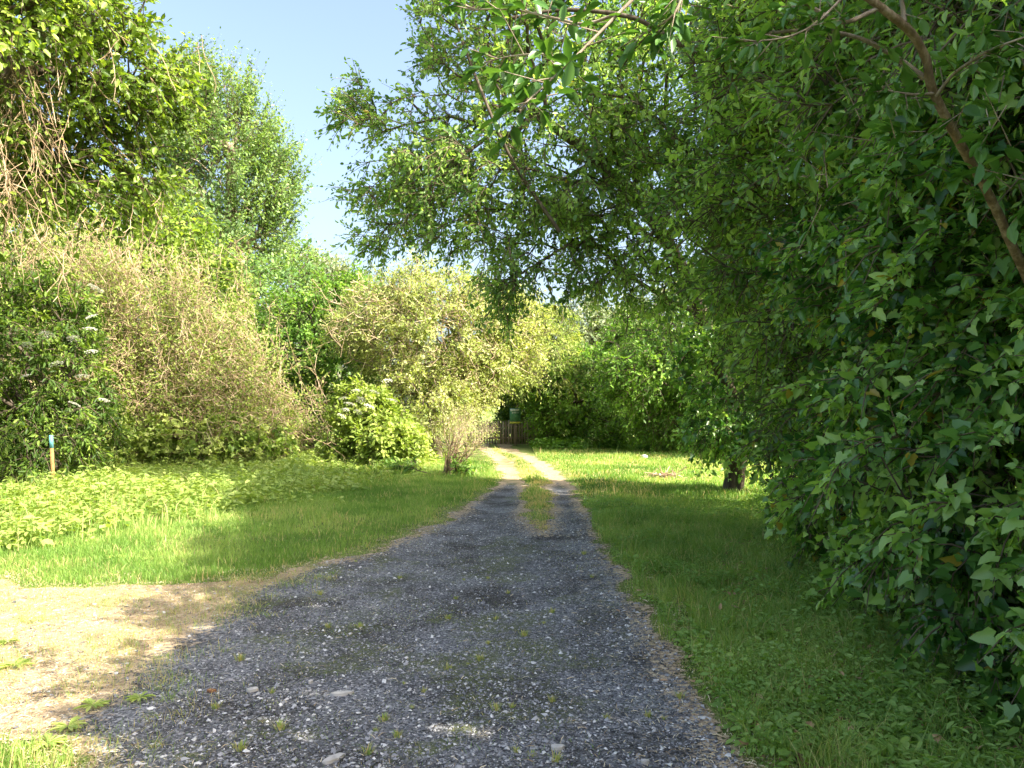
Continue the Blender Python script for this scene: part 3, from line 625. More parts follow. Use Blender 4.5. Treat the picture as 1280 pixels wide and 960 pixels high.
# --- left
tree('spreading_tree', 'large-leaved tree reaching in at the upper left with pale dead twigs hanging from it', 'tree',
     [G(-9.6, 11.2), (-9.5, 11.2, 2), (-9.0, 11.2, 4), (-8.4, 11.2, 5.6), (-7.4, 11.2, 6.6)],
     [E(50, 50, 11, 1.6, 1.2), E(135, 85, 11.2, .85, .9), E(185, 110, 11.4, .5, .6), E(20, 190, 11.4, 1.1, .9), E(110, 220, 11.6, .95, .8), E(170, 210, 11.8, .5, .55), E(-60, -40, 11, 2.2, 1.8), E(60, -60, 11, 1.2, 1.0), E(-120, 200, 11.5, 1.4, 2.2)],
     1050, 'left', seed=41, twigs=5, tl=.5, nl=9, ls=.092, tm=T_OVAL, droop=.35, ldroop=.35, gap=.42, lsn=1.5, inner=.35, r_tip=.009, trunk_r=.22)
TL = bpy.data.objects['spreading_tree']
rr = np.random.default_rng(6); a0 = []; a1 = []
for (px, py, n_, ln, sx) in [(12, 130, 110, 1.7, 24), (35, 90, 36, 1.6, 25), (75, 60, 22, 1.2, 40), (130, 40, 22, .9, 60), (150, 260, 22, .6, 40), (60, 290, 26, .7, 60), (5, 210, 40, 1.2, 18)]:
    for q in range(n_):
        p0 = at(px + rr.normal() * sx, py + rr.normal() * 25, 10.9 + rr.normal() * .35); d = nrm(np.array([rr.normal() * .45, rr.normal() * .3, -1.])); L_ = ln * rr.uniform(.4, 1.1)
        for s in range(5):
            d = nrm(d + rr.normal(size=3) * .17); p1 = p0 + d * L_ / 5; a0.append(p0); a1.append(p1)
            if rr.random() < .8:
                dd_ = nrm(d + rr.normal(size=3) * .7); a0.append(p1); a1.append(p1 + dd_ * L_ * .14)
            p0 = p1
build('dead_twigs', [segs(np.array(a0), np.array(a1), .006, .0045, 3, v=rr.random(len(a0)) * .7)], M['dead'], TL)

tree('poplar', 'tall upright poplar against the blue sky on the left', 'tree',
     [G(-13.2, 36), (-13.2, 36, 4), (-13.3, 36, 9), (-13.3, 36, 14)],
     [E(280, 180, 36, 1.7, 2.2), E(275, 230, 36, 2.9, 3.0), E(318, 250, 36, 1.2, 2.2), E(338,235,36,.5,1.3), E(335,290,36,.6,1.2), E(300,130,36,.7,1.3), E(325,170,36,.35,.8), E(250,120,36,.7,1.4), E(235, 170, 36, 1.6, 2.8), E(255, 320, 36, 3.2, 2.6)],
     850, 'poplar', seed=43, twigs=5, tl=1.5, nl=15, ls=.15, tm=T_DIA, bias=(0.2, 0, .9), droop=-.15, ldroop=.1, gap=.5, lsn=.9, r_tip=.02, trunk_r=.4, spr=.5, bark='greybark')
tree('willow', 'soft grey-green rounded tree below the poplar', 'tree', [G(-10, 33), (-10, 33, 2.5), (-10, 33, 5)],
     [E(340, 375, 33, 2.2, 1.7), E(385, 395, 33, 1.6, 1.7), E(300, 430, 33, 2.2, 1.8), E(375, 325, 34, .8, .8), E(345, 470, 33, 2.5, 2)], 460, 'willow', seed=45, twigs=5, tl=.8, nl=9, ls=.17, tm=T_DIA, gap=.3, lsn=.8, r_tip=.014, trunk_r=.25)
tree('hedge_tree', 'green leafy tree rising behind the tangle of dead stems', 'tree', [G(-12.5, 26), (-12.5, 26, 2.5), (-12.5, 26, 5)],
     [E(215, 320, 26, 2.0, 1.2), E(130, 290, 26, 2.6, 1.6), E(40, 300, 26, 2.4, 1.9), E(250, 380, 27, 1.7, 1.5), E(-70, 280, 26, 3, 3)], 620, 'left', seed=47, twigs=5, tl=.8, nl=8, ls=.17, tm=T_OVAL, gap=.3, lsn=.9, r_tip=.012, trunk_r=.25)
tree('hedge_tree', 'mid-green tree standing left of the pale hawthorn with deep shade at its foot', 'tree', [G(-7.1, 26.5), (-7.1, 26.5, 1.5), (-7.1, 26.5, 3.5)],
     [E(365, 430, 26.5, 1.5, 1.5), E(425, 400, 26.5, 1.5, 1.5), E(450, 370, 27, 1.0, 1.0), E(375, 500, 26.5, 1.6, 1.2), E(330, 460, 27, 1.2, 1.2), E(430, 470, 26, 1.3, 1.3)], 560, 'mid', seed=49, twigs=5, tl=.6, nl=8, ls=.13, tm=T_OVAL, gap=.3, lsn=1., r_tip=.01, trunk_r=.18)
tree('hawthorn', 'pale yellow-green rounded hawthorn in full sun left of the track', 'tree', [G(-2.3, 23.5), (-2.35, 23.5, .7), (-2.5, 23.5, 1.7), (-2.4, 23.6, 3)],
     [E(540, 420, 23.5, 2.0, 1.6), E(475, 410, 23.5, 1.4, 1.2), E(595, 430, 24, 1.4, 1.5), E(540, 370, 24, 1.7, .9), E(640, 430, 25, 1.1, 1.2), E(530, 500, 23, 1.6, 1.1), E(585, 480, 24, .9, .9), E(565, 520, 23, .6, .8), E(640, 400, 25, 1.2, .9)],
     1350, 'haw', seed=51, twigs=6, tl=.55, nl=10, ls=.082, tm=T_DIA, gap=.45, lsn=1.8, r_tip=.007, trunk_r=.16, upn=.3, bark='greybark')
HW = bpy.data.objects['hawthorn']
a0 = []; a1 = []
rr = np.random.default_rng(8)
for q in range(420):
    c = [(540, 420, 2.2, 1.8), (475, 410, 1.5, 1.3), (600, 430, 1.5, 1.6)][q % 3]
    d0 = nrm(rr.normal(size=3) * [1, .5, 1] + [0, -.9, .2]); p0 = at(c[0], c[1], 23.3) + d0 * [c[2], 1.7, c[3]] * .85
    d = nrm(d0 + rr.normal(size=3) * .8)
    for s in range(3):
        p1 = p0 + d * rr.uniform(.12, .3); a0.append(p0); a1.append(p1); p0 = p1; d = nrm(d + rr.normal(size=3) * .4)
build('bare_twigs', [segs(np.array(a0), np.array(a1), .008, .005, 3, v=rr.random(len(a0)))], M['dead'], HW)

tree('elder_bush', 'dark leafy elder bush at the left edge behind the painted stake', 'bush', [G(-10, 16.6), (-10, 16.6, .8), (-10, 16.6, 2)],
     [E(45, 450, 16.5, 1.35, 1.7), E(-20, 420, 16.5, 1.8, 2.0), E(85, 530, 16.3, .95, 1.1), E(30, 550, 16, 1.3, .8), E(-60, 500, 16, 1.5, 1.8), E(60, 400, 16.6, .8, .9)],
     800, 'elder', seed=53, twigs=5, tl=.4, nl=8, ls=.12, tm=T_LONG, droop=.3, ldroop=.4, upn=1.1, gap=.6, lsn=1.9, r_tip=.006, trunk_r=.08)
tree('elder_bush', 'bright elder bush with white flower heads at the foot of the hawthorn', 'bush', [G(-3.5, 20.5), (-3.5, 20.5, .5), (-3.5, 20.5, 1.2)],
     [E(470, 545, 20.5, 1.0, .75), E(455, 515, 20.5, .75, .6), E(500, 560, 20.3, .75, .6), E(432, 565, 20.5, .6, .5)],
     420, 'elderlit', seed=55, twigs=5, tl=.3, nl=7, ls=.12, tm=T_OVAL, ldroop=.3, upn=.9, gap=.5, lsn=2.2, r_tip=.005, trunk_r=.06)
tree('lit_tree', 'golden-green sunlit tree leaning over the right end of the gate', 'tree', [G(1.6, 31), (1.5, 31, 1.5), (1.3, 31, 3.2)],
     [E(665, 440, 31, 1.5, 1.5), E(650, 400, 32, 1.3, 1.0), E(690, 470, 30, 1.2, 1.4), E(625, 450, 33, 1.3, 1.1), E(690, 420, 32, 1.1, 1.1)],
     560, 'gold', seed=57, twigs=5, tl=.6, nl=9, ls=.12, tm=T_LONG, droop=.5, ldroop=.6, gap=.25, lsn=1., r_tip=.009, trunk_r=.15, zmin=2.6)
tree('hedge_shrub', 'dark green shrub just right of the gate, nearest it in the far hedge', 'bush', [G(2.6, 31), (2.6, 31, .7), (2.6, 31, 1.8)],
     [E(705, 500, 30.5, 1.4, 1.5), E(740, 480, 31, 1.5, 1.6), E(700, 525, 31.5, 1.1, 1.1), E(755, 530, 30, 1.1, 1.0)],
     520, 'mid', seed=59, twigs=5, tl=.5, nl=8, ls=.13, tm=T_OVAL, gap=.22, lsn=1.1, r_tip=.008, trunk_r=.1)
tree('hedge_tree', 'green tree with low sweeping boughs at the far end of the right lawn', 'tree', [G(6.6, 27), (6.5, 27, 1.4), (6.2, 27, 3), (5.8, 27, 4.2)],
     [E(810, 470, 26, 1.6, 1.4), E(860, 440, 26, 1.9, 1.8), E(840, 520, 27, 1.6, .8), E(920, 470, 27, 2.2, 2.2), E(790, 430, 28, 1.1, 1.0)],
     760, 'mid', seed=61, twigs=5, tl=.6, nl=9, ls=.12, tm=T_OVAL, droop=.5, ldroop=.5, gap=.27, lsn=1., r_tip=.01, trunk_r=.2)
tree('hedge_shrub', 'dark shrub added close behind the paling gate to give the shade there', 'bush', [G(.2, 34.5), (.2, 34.5, .7), (.2, 34.5, 1.8)],  # added shrub, its dark leaves stand in for shade behind the palings
     [E(640, 535, 34.5, .7, .9), E(665, 520, 34.5, 1.2, 1.5), E(635, 500, 35, .6, .5)], 300, 'elder', seed=65, twigs=5, tl=.4, nl=8, ls=.13, tm=T_OVAL, gap=.1, lsn=1.1, r_tip=.008, trunk_r=.08)
tree('hedge_shrub', 'broad dark shrub filling the far hedge beyond the right lawn', 'bush', [G(8.5, 32), (8.5, 32, 1), (8.5, 32, 2)],
     [E(800, 510, 31.5, 1.7, 1.5), E(870, 510, 32, 2.0, 1.7), E(940, 510, 32, 2.0, 1.9), E(1010, 510, 32, 2.2, 2.0)],
     560, 'elder', seed=63, twigs=5, tl=.6, nl=8, ls=.17, tm=T_OVAL, gap=.2, lsn=1., r_tip=.008, trunk_r=.1)
for q in range(6):   # bare stems at the hedge foot
    pass
tree('field_tree', 'bushy tree hidden behind the thicket at the right', 'tree', [G(12.6, 21.5), (12.6, 21.5, 2), (12.6, 21.5, 4)],
     [(12.6, 21.5, 4.8, 2.8, 2.6, 2.6), (14, 23.5, 3.5, 2.6, 2.4, 3)], 420, 'mid', seed=67, twigs=5, tl=.8, nl=7, ls=.2, tm=T_DIA, gap=.2, r_tip=.012, trunk_r=.2)
# distant trees
far_specs = [(740, 405, 48, 2.6, 2.2, 'sparse pale tree seen through the gap above the far hedge'),
             (690, 455, 58, 3.5, 3.2, 'pale distant tree right behind the golden tree'),
             (800, 440, 60, 4.5, 3.4, 'pale distant tree behind the far end of the right lawn'),
             (400, 345, 50, 2.2, 1.8, 'thin-topped distant tree between the willow and the arching crown'),
             (440, 400, 60, 5.5, 4.5, 'hazy distant tree behind the mid-green tree'),
             (180, 350, 55, 8, 7, 'large hazy distant tree behind the left thicket'),
             (560, 470, 70, 6, 3.5, 'distant tree beyond the hawthorn'),
             (900, 420, 55, 6, 5, 'distant tree hidden mostly behind the arching crown'),
             (1100, 420, 60, 9, 6, 'distant tree beyond the right thicket'),
             (10, 380, 48, 5, 6, 'hazy distant tree at the far left edge')]
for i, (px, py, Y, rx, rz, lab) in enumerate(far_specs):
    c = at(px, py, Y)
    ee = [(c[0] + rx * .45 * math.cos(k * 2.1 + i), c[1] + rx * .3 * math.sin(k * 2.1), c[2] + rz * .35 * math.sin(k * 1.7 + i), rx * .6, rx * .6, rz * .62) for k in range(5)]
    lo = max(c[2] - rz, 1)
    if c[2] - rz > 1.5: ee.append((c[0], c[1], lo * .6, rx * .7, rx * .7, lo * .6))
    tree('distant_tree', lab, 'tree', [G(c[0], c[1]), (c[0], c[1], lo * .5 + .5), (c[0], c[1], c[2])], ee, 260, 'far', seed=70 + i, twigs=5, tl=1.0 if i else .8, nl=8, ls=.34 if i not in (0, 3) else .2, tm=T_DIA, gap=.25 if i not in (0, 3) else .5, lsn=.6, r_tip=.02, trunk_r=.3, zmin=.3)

# --- the brown tangle of dead stems
t = thing('dead_thicket', G(-10.5, 21), 'tangled thicket of bleached brown dead stems with ivy at its foot', 'thicket')
rr = np.random.default_rng(9); a0 = []; a1 = []; rad0 = []; lf = []
tops = [(175, 410, 3.3, 2.0), (265, 465, 1.9, 1.8), (60, 345, 2.2, 1.4), (110, 320, 2.0, 1.0), (325, 525, 1.5, .9), (210, 360, 2.0, 1.2)]
for q in range(1500):
    c = tops[rr.choice(len(tops), p=[.34, .24, .14, .1, .1, .08])]
    top = at(c[0], c[1], 21) + np.array([rr.normal() * c[2] * .5, rr.normal() * .9 - .3, rr.uniform(-1, 1) * c[3]])
    if lump(top[None], 1.9, 77)[0] < -.22: continue
    base = np.array([top[0] + rr.normal() * 1.1, 21 + rr.normal() * .8, 0.]); top[2] = max(top[2], 1)
    st_ = rr.uniform(.15, .7); K = 7; prev = base + (top - base) * st_
    bow = rr.normal(size=3) * [.5, .3, .3]
    for s in range(1, K + 1):
        u = st_ + (1 - st_) * s / K; p1 = base + (top - base) * u + bow * math.sin(u * 3.1) * .6 + rr.normal(size=3) * .07
        a0.append(prev); a1.append(p1); rad0.append(.013 * (1 - .5 * u))
        for z in range(2):
            d = nrm((top - base) * .1 + rr.normal(size=3)); p2 = p1 + d * rr.uniform(.15, .5); a0.append(p1); a1.append(p2); rad0.append(.007)
            if rr.random() < .5:
                p3 = p2 + nrm(d + rr.normal(size=3)) * rr.uniform(.1, .3); a0.append(p2); a1.append(p3); rad0.append(.005)
            if rr.random() < .8: lf.append(p2)
        prev = p1
rad0 = np.array(rad0)
build('stems', [segs(np.array(a0), np.array(a1), rad0, rad0 * .8, 3, v=rr.random(len(a0)) * .7 + .3 * rr.random())], M['dead'], t)
lf = np.array(lf); K = 7; q = np.repeat(lf, K, 0) + rr.normal(size=(len(lf) * K, 3)) * .12
build('leaves', [leaves(q, rr.normal(size=q.shape), rr.normal(size=q.shape) * .6 + [0, -.3, 1], rr.uniform(.05, .11, len(q)), T_DIA, rr.random(len(q)))], M['gold'], t)
shell('ground_ivy', 'ivy mound climbing the foot of the dead-stem thicket', 'ivy', [G(-8.5, 20.2), (-8.5, 20.2, .4)],
      [E(190, 555, 20, 1.3, .7), E(260, 550, 20, 1.3, .75), E(320, 560, 20, 1.0, .6), E(140, 540, 20, 1.0, .9), E(120, 590, 18.5, .9, .5)], 420, 'nettle', 81, twigs=5, tl=.3, nl=7, ls=.11, r_tip=.004, gap=.2, upn=.5)

# --- small bare leaning shrub
t = thing('bare_shrub', G(-1.5, 18.2), 'small leaning bare-twigged shrub beside the track', 'shrub')
rr = np.random.default_rng(10); a0 = []; a1 = []; ra = []; vv_ = []
def rec(p, d, l, r, dep):
    for s in range(3):
        p1 = p + d * l / 3; a0.append(p); a1.append(p1); ra.append(r); vv_.append(rr.random() * (.3 if dep < 2 else 1)); p = p1; d = nrm(d + rr.normal(size=3) * .16 + np.array([.02, 0, .03])); r *= .9
    if dep < 4:
        for k in range(rr.integers(2, 4)):
            rec(p, nrm(d + rr.normal(size=3) * .42), l * rr.uniform(.6, .85), r * .65, dep + 1)
for k in range(20):
    rec(np.array([-1.5, 18.2, 0]) + rr.normal(size=3) * [.1, .1, 0], nrm(np.array([rr.uniform(-.15, .9), rr.normal() * .4, 1.])), rr.uniform(.38, .62), .026, 0)
ra = np.array(ra); build('stems', [segs(np.array(a0), np.array(a1), ra, ra * .85, 4, v=np.array(vv_))], M['dead'], t)
tips = np.array(a1)[rr.choice(len(a1), 500)]; q = np.repeat(tips, 3, 0) + rr.normal(size=(1500, 3)) * .05
build('leaves', [leaves(q, rr.normal(size=q.shape), rr.normal(size=q.shape) * .6 + [0, 0, 1], rr.uniform(.03, .06, len(q)), T_DIA, rr.random(len(q)))], M['haw'], t)
shell('foot_weeds', 'low clump of weeds round the foot of the bare shrub', 'weeds', [G(-1.6, 18), (-1.6, 18, .15)], [(-1.6, 18, .12, .7, .45, .22), (-2.6, 18.4, .1, .8, .5, .25)], 60, 'herb', 83, tmt=T_OVAL, twigs=4, tl=.15, nl=6, ls=.09, r_tip=.003, zmin=.03, trunk_r=.01)

# --- elder flower heads (shared mesh, one object each)
rr = np.random.default_rng(12)
n = 130; rad = np.sqrt(rr.random(n)); th = rr.uniform(0, 6.28, n)
fp = np.stack([rad * np.cos(th) * .1, rad * np.sin(th) * .1, .02 * (1 - rad ** 2) + rr.normal(size=n) * .004], -1)
fm = build('flower_head', [leaves(fp, rr.normal(size=(n, 3)) * [1, 1, .2], rr.normal(size=(n, 3)) * .3 + [0, 0, 1], .024, T_DIA, rr.random(n))], M['flower'])
mesh_f = fm.data; bpy.data.objects.remove(fm)
bushes = [o for o in bpy.data.objects if o.name.startswith('elder_bush')]
def heads(bush, lst, Y0, ry):
    for (px, py) in lst:
        o = bpy.data.objects.new('flower_head', mesh_f); COL.objects.link(o); o.parent = bush
        p = at(px, py, Y0) - np.array(bush.location); o.location = p + np.array([0, rr.normal() * ry, 0])
        o.rotation_euler = (rr.uniform(.1, .6), rr.normal() * .2, rr.uniform(0, 6)); sc = rr.uniform(.9, 1.5); o.scale = (sc, sc, sc)
b1, b2 = sorted(bushes, key=lambda o: o.location.x)
heads(b1, [(108, 410), (85, 422), (60, 418), (118, 440), (98, 470), (110, 395), (40, 432), (125, 500), (70, 455), (92, 505), (30, 470), (118, 360)], 14.55, .1)
heads(b2, [(428, 498), (437, 505), (445, 488), (427, 520), (452, 500), (468, 490), (484, 476), (432, 512), (462, 508), (448, 515), (489, 500)], 19.25, .08)

# ---------------------------------------------------------------- box helper
def boxes(lst, mi=0, v=None):
    Vs = []; Fs = []; 
    cube = np.array([[-1, -1, -1], [1, -1, -1], [1, 1, -1], [-1, 1, -1], [-1, -1, 1], [1, -1, 1], [1, 1, 1], [-1, 1, 1]]) * .5
    fc = np.array([[0, 3, 2, 1], [4, 5, 6, 7], [0, 1, 5, 4], [1, 2, 6, 5], [2, 3, 7, 6], [3, 0, 4, 7]])
    vs = []
    for i, b in enumerate(lst):
        c, s = np.array(b[:3]), np.array(b[3:6]); Vs.append(cube * s + c); Fs.append(fc + 8 * i); vs += [b[6] if len(b) > 6 else .5] * 6
    return (np.concatenate(Vs), np.concatenate(Fs), np.array(vs), mi)

# --- gate / paling fence
Yg = 32.3
t = thing('paling_gate', G(-.45, Yg), 'weathered wooden paling gate closing the end of the track', 'gate')
pal = []; x = -1.75
while x < .85:
    h = .98 + rr.normal() * .02; pal.append((x, Yg, .06 + h / 2, .075, .022, h, rr.random())); x += .115
build('palings', [boxes(pal)], M['wood'], t)
for z in (.32, .85): build('rail', [boxes([(-.45, Yg + .04, z, 2.7, .045, .09, .3)])], M['wood'], t)
for px in (-1.86, .94): build('post', [boxes([(px, Yg + .02, .6, .13, .13, 1.2, .25)])], M['wood'], t)
# --- notice board
M['bw'] = vmat('board_white', [(0, (.62, .68, .70)), (1, (.8, .82, .82))], rough=.4)
M['bg'] = vmat('board_green', [(0, (.05, .16, .10)), (1, (.12, .30, .16))], rough=.4, nscale=9)
M['by'] = vmat('board_yellow', [(0, (.5, .48, .08)), (1, (.6, .55, .1))], rough=.4)
bx = (644 - 640) / F * 31.8; bz = CAMZ - (520 - HY) / F * 31.8
t = thing('notice_board', G(bx, 31.9), 'small green notice board with pale header and yellow base standing before the gate', 'sign')
build('post', [boxes([(bx, 31.95, .62, .07, .07, 1.3, .3)])], M['wood'], t)
build('panel', [boxes([(bx, 31.9, bz, .46, .02, .66, .5)])], M['bg'], t)
build('header', [boxes([(bx - .02, 31.887, bz + .25, .38, .006, .10, .5), (bx, 31.887, bz + .13, .3, .006, .03, .5)])], M['bw'], t)
build('footer', [boxes([(bx, 31.887, bz - .28, .46, .006, .08, .5)])], M['by'], t)

# --- painted stake
M['stake'] = vmat('stake_wood', [(0, (.18, .08, .025)), (1, (.45, .28, .11))], nscale=14, namp=.5)
M['bluepaint'] = vmat('blue_paint', [(0, (.08, .28, .36)), (1, (.22, .48, .55))], nscale=20, rough=.5)
p0 = np.array([-8.98, 14.9, 0]); t = thing('marker_stake', p0, 'thin square timber stake with a light blue painted top', 'stake')
def leanbox(name, z0, z1, w, mat):
    o = build(name, [boxes([(0, 0, (z0 + z1) / 2, w, w, z1 - z0, .5)])], mat, None); o.parent = t; o.rotation_euler = (0.02, -.045, .5); return o
leanbox('shaft', 0, .82, .062, M['stake']); leanbox('painted_top', .82, 1.07, .065, M['bluepaint'])

# ---------------------------------------------------------------- small individuals
def clone(proto, loc, rz, sc, label=None):
    o = proto.copy(); COL.objects.link(o); o.location = loc; o.rotation_euler[2] = rz; o.scale = (sc,) * 3
    if label: o['label'] = label
    return o
rr = np.random.default_rng(14)
def small(name, parts, mats, label, cat, group, spots, scr):
    pr = build(name, parts, mats); tag(pr, label, cat, group)
    for i, (x, y) in enumerate(spots):
        o = pr if i == 0 else pr.copy()
        if i: COL.objects.link(o)
        o.location = (x, y, float(ground_z(np.array([x]), np.array([y]))[0]) + .008); o.rotation_euler = (0, 0, rr.uniform(0, 6.28)); s = rr.uniform(*scr); o.scale = (s, s, s)
def gspot(px, py): Y = CAMZ * F / (py - HY); return ((px - 640) / F * Y, Y)
def tuft(n, h, r, w):
    a = rr.uniform(0, 6.28, n); rad = r * np.sqrt(rr.random(n)); p = np.stack([np.cos(a) * rad, np.sin(a) * rad, 0 * a], -1)
    d = p / r * .8 + rr.normal(size=(n, 3)) * [.25, .25, 0]; hh_ = h * rr.uniform(.5, 1.1, n); s = np.stack([-np.sin(a), np.cos(a), 0 * a], -1) * w
    m1 = p + np.array([0, 0, .55]) * hh_[:, None] + d * hh_[:, None] * .3; tp_ = p + np.array([0, 0, .85]) * hh_[:, None] + d * hh_[:, None]
    P = np.stack([p - s, p + s, m1 - s * .8, m1 + s * .8, tp_], 1).reshape(-1, 3); o = (np.arange(n) * 5)[:, None, None]
    v = np.where(rr.random(n) < .35, 2., .5 + .6 * rr.random(n))
    return [(P, (np.array([[0, 1, 3, 2]])[None] + o).reshape(-1, 4), v, 0), (P, (np.array([[2, 3, 4]])[None] + o).reshape(-1, 3), v, 0)]
tsp = [(505, 850), (530, 860), (470, 908), (497, 915), (560, 832), (585, 826), (610, 800), (655, 790), (680, 775), (690, 762), (600, 820), (570, 745), (580, 722), (610, 720), (635, 738), (560, 770),
       (758, 893), (690, 872), (620, 883), (640, 880), (695, 945), (665, 940), (645, 935), (810, 890), (830, 895), (515, 880), (480, 895), (340, 860), (300, 820), (360, 800), (410, 780), (350, 905), (270, 880), (450, 780), (620, 770), (460, 935), (445, 700), (500, 720), (300, 930), (400, 740), (850, 870), (730, 690), (740, 720)]
small('grass_tuft', tuft(70, .055, .035, .0017), M['blade'], 'small yellowish grass tuft growing out of the gravel track', 'grass tuft', 'grass tufts in the gravel', [gspot(*q) for q in tsp], (.3, .95))
def rosette(n, l, w, lift):
    a = np.arange(n) * 2.4 + rr.normal(size=n) * .3; d = np.stack([np.cos(a), np.sin(a), lift * rr.uniform(.4, 1.4, n)], -1)
    T = (np.array([[0, 0, 0], [.3, .1 * w, .03], [.6, .2 * w, .03], [.85, .14 * w, -.03], [1, 0, -.12], [.85, -.14 * w, -.03], [.6, -.2 * w, .03], [.3, -.1 * w, .03]]), np.array([[0, 7, 6, 5, 4], [0, 4, 3, 2, 1]]))
    return [leaves(np.zeros((n, 3)) + [0, 0, .01], d, np.stack([0 * a, 0 * a, 1 + 0 * a], -1), l * rr.uniform(.6, 1.1, n), T, .4 + .5 * rr.random(n))]
dsp = [(115, 880), (85, 905), (20, 830), (245, 645), (265, 660), (185, 700), (145, 700), (60, 930), (175, 870), (10, 800)]
small('dandelion', rosette(16, .085, .6, .22), M['nettle'], 'flat rosette of dandelion leaves in the sunny left corner', 'weed', 'dandelion rosettes on the sunny left side', [gspot(*q) for q in dsp], (.6, 1.3))
dsp = [(905, 760), (870, 770), (930, 790), (960, 800), (885, 800), (925, 905), (980, 910), (1010, 880), (1100, 900), (1150, 930), (1190, 905), (1060, 930), (890, 745), (985, 940), (1240, 930), (1120, 860)]
small('dock_plant', rosette(12, .11, 1.2, .6), M['herb'], 'small broad-leaved dock growing on the shaded right verge', 'weed', 'dock plants on the right verge', [gspot(*q) for q in dsp], (.5, 1.2))
# bright seedlings left
a = np.array([[0, 0, 0.]]); 
# fallen leaves
T_ = np.array([[0, 0, 0], [.3, .25, .12], [.7, .22, .02], [1, 0, .1], [.7, -.22, .12], [.3, -.25, .0]]) * .07
lsp = [(1070, 860), (1055, 858), (1090, 852), (1097, 862), (1035, 835), (1025, 822), (1000, 878), (1105, 925), (1165, 930), (1190, 868), (1240, 872), (945, 880), (980, 848), (1060, 920), (1130, 945), (1180, 840), (925, 770), (900, 775), (890, 780), (1010, 920), (860, 835), (865, 862), (795, 750), (770, 770), (835, 860), (1230, 945), (1270, 930), (950, 925), (935, 945), (1150, 880), (1210, 890), (1085, 890)]
M['litter2'] = M['litter']
small('fallen_leaf', [(T_, np.array([[0, 5, 4, 3], [0, 3, 2, 1]]), np.array([1.0, .8]), 0)], M['litter'], 'curled brown fallen leaf lying among the weeds of the right verge', 'leaf', 'fallen leaves on the right verge', [gspot(*q) for q in lsp], (.5, 1.3))
for o in [o for o in bpy.data.objects if o.name.startswith('fallen_leaf')]:
    o.location.z += .06; o.rotation_euler[0] = rr.normal() * .4; o.rotation_euler[1] = rr.normal() * .4
# scattered leaf litter as stuff
x, y = scatter(9000, 1, 5, 3, 9.5, 1.3); dd = x - (1.35 + (y - 3.4) * .235)
k = (dd > -.25) & (fbm2(x, y, 2, 131) > .42) & (dd < 1.3); x, y = x[k], y[k]; n = len(x)
tag(build('leaf_litter', [leaves(np.stack([x, y, ground_z(x, y) + R.uniform(.01, .05, n)], -1), R.normal(size=(n, 3)) * [1, 1, .3], R.normal(size=(n, 3)) * .4 + [0, 0, 1], R.uniform(.02, .06, n), T_OVAL, R.random(n) * .7)], M['litter']), 'brown leaf litter under the foot of the ivy thicket', 'leaf litter', kind='stuff')

# grass clumps rooted in the gravel and the sunny bay
cl = []
for (n_, x0, x1, th, hh0, hh1, rad_, sd0) in [(900, -5.5, -1.7, .44, .03, .09, .055, 141), (900, -1.7, 1.05, .50, .008, .034, .06, 143)]:
    cx, cy = scatter(n_, x0, x1, 3.0, 9.5, 1.3); k = (drive_sd(cx, cy) > -.1) & (fbm2(cx, cy, 1.3, sd0) > th) & (np.abs(cx) < cy * .74 + .3); cx, cy = cx[k], cy[k]
    s_ = R.lognormal(0, .5, len(cx)).clip(.4, 2.4); m_ = 46
    x = np.repeat(cx, m_) + R.normal(0, 1, len(cx) * m_) * np.repeat(rad_ * s_, m_); y = np.repeat(cy, m_) + R.normal(0, 1, len(cx) * m_) * np.repeat(rad_ * s_, m_); n = len(x)
    dryc = np.repeat(R.random(len(cx)) ** .7, m_)
    cl += blades(x, y, R.uniform(hh0, hh1, n) * np.repeat(s_ ** .5, m_), R.uniform(.0016, .004, n), np.where(R.random(n) < dryc * .7, 2., .35 + .6 * R.random(n)), 1.5)
tag(build('sparse_grass', cl, M['blade']), 'patches of short grass and moss rooted in the gravel and sunny bare ground', 'grass', kind='stuff')
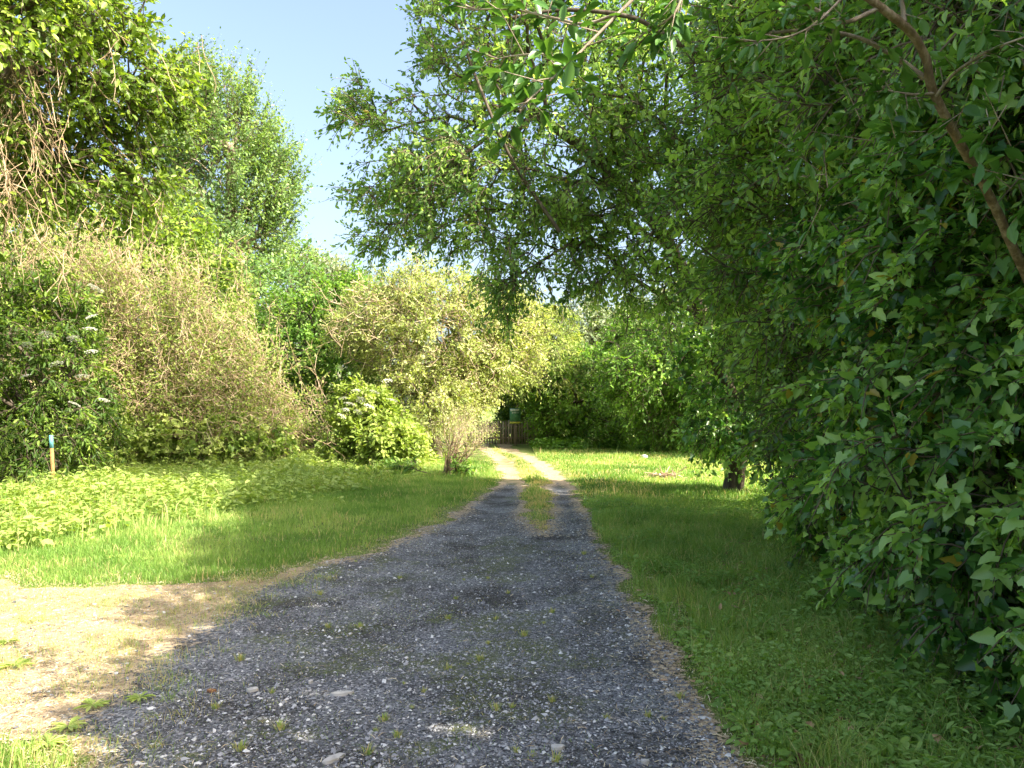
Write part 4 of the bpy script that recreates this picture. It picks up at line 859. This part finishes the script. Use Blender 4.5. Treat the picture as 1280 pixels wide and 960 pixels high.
# flat pale stones / wood chips, each its own label
M['pale'] = vmat('pale_stone', [(0, (.30, .28, .25)), (1, (.62, .60, .56))], nscale=30, namp=.35)
def slab(lx, ly, lz, seed):
    r = np.random.default_rng(seed); k = 9; th = np.arange(k) / k * 6.28 + r.normal(size=k) * .15; rd = r.uniform(.7, 1.1, k)
    ring = np.stack([np.cos(th) * rd * lx / 2, np.sin(th) * rd * ly / 2], -1)
    V_ = np.vstack([np.c_[ring * 1.0, np.full(k, -lz * .4)], np.c_[ring * .96, r.uniform(.3, .55, k) * lz], [[0, 0, lz * .8]]])
    i = np.arange(k); j = (i + 1) % k
    return [(V_, np.stack([i, j, j + k, i + k], 1), .5, 0), (V_, np.stack([i + k, j + k, np.full(k, 2 * k)], 1), r.uniform(.35, .7, k), 0)]
for px, py, lx, ly, rz, lab, cat, nm in [
    (428, 862, .13, .045, .2, 'long thin pale sliver of stone lying on the left of the gravel', 'stone', 'stone'),
    (417, 943, .13, .05, 1.0, 'flat beige wood offcut at the bottom edge of the gravel', 'wood chip', 'wood_chip'),
    (316, 858, .07, .05, .3, 'small pale flat stone in the shade left of the thin pale sliver', 'stone', 'stone'),
    (388, 848, .045, .03, 1.2, 'small bluish white stone above the thin pale sliver', 'stone', 'stone'),
    (806, 947, .05, .035, .4, 'pale blue-grey stone near the bottom right of the track', 'stone', 'stone'),
    (697, 930, .09, .05, .3, 'light crumbled patch of stone in the middle foreground of the track', 'stone', 'stone'),
    (264, 860, .06, .03, .1, 'brown flat chip lying where the shade meets the sunny bay', 'wood chip', 'wood_chip')]:
    x, y = gspot(px, py); o = build(nm, slab(lx, ly, .018, int(px)), M['litter'] if px == 264 else M['pale']); o.location = (x, y, float(ground_z(np.array([x]), np.array([y]))[0]) + .014); o.rotation_euler[2] = rz; tag(o, lab, cat)
# brown heap of cut stems on the right lawn and log pieces at left
def heap(name, label, px, py, w, h, n, seed, cat, mt='dead'):
    r = np.random.default_rng(seed); x, y = gspot(px, py); z = float(ground_z(np.array([x]), np.array([y]))[0])
    p = np.stack([r.normal(size=n) * w * .3, r.normal(size=n) * w * .2, np.abs(r.normal(size=n)) * h * .5], -1) + [x, y, z]; d = nrm(r.normal(size=(n, 3)) * [1, .7, .25]) * r.uniform(.08, .3, n)[:, None]
    o = build(name, [segs(p - d, p + d, .012, .008, 4, v=r.random(n))], M[mt]); tag(o, label, cat)
heap('twig_heap', 'low heap of dead brown twigs on the sunlit right lawn', 832, 597, .45, .10, 70, 3, 'twig heap')
heap('twig_heap', 'scatter of cut reddish sticks before the bright elder bush', 432, 577, 1.4, .2, 150, 4, 'twig heap')
x, y = gspot(806, 573); o = build('stone', slab(.22, .16, .1, 9), M['pale']); o.location = (x, y, .05); tag(o, 'pale stone lying on the grass near the far hedge', 'stone')
# fallen stick leaning right of the trunk
o = build('fallen_stick', [limb([at(955, 638, 10.8), at(985, 660, 10.2), at(1010, 680, 9.8)], .014, .01, k=6)], M['bark']); tag(o, 'bare stick leaning out of the undergrowth right of the ivy-clad trunk', 'stick')

# ---------------------------------------------------------------- light, sky, camera
SUN_D = nrm(np.array([-.84, .54, 0.])); EL = math.radians(40)
sd_ = bpy.data.lights.new('sun', 'SUN'); sd_.energy = 5.0; sd_.angle = math.radians(.55); sd_.color = (1, .93, .80)
so = bpy.data.objects.new('sun', sd_); COL.objects.link(so)
from mathutils import Vector
dv = Vector((SUN_D[0] * math.cos(EL), SUN_D[1] * math.cos(EL), -math.sin(EL))); so.rotation_euler = dv.to_track_quat('-Z', 'Y').to_euler(); so.location = (10, -8, 12)
w = bpy.data.worlds.new('World'); scn.world = w; w.use_nodes = True; nt = w.node_tree
sky = nt.nodes.new('ShaderNodeTexSky'); sky.sky_type = 'NISHITA'; sky.sun_disc = False; sky.sun_elevation = EL
sky.sun_rotation = math.atan2(-SUN_D[0], -SUN_D[1]); sky.air_density = 1.0; sky.dust_density = 5.5; sky.ozone_density = 1.2
bg = nt.nodes['Background']; bg.inputs['Strength'].default_value = .128; hs = nt.nodes.new('ShaderNodeHueSaturation'); hs.inputs['Saturation'].default_value = .95; hs.inputs['Value'].default_value = 1.18; nt.links.new(sky.outputs[0], hs.inputs['Color']); nt.links.new(hs.outputs[0], bg.inputs[0])

cd = bpy.data.cameras.new('camera'); cam = bpy.data.objects.new('camera', cd); COL.objects.link(cam); scn.camera = cam
cam.location = (0, 0, CAMZ); cam.rotation_euler = (math.radians(90), 0, 0); cd.sensor_width = 36; cd.lens = 36 * F / 1280; cd.shift_y = (HY - 480) / 1280; cd.clip_end = 3000; cd.clip_start = .05
scn.view_settings.view_transform = 'Standard'; scn.view_settings.look = 'None'; scn.view_settings.exposure = 0; scn.view_settings.gamma = 1
scn.cycles.film_exposure = 3.05
scn.cycles.max_bounces = 5; scn.cycles.diffuse_bounces = 3; scn.cycles.glossy_bounces = 1; scn.cycles.transmission_bounces = 3; scn.cycles.transparent_max_bounces = 6
scn.cycles.use_denoising = True
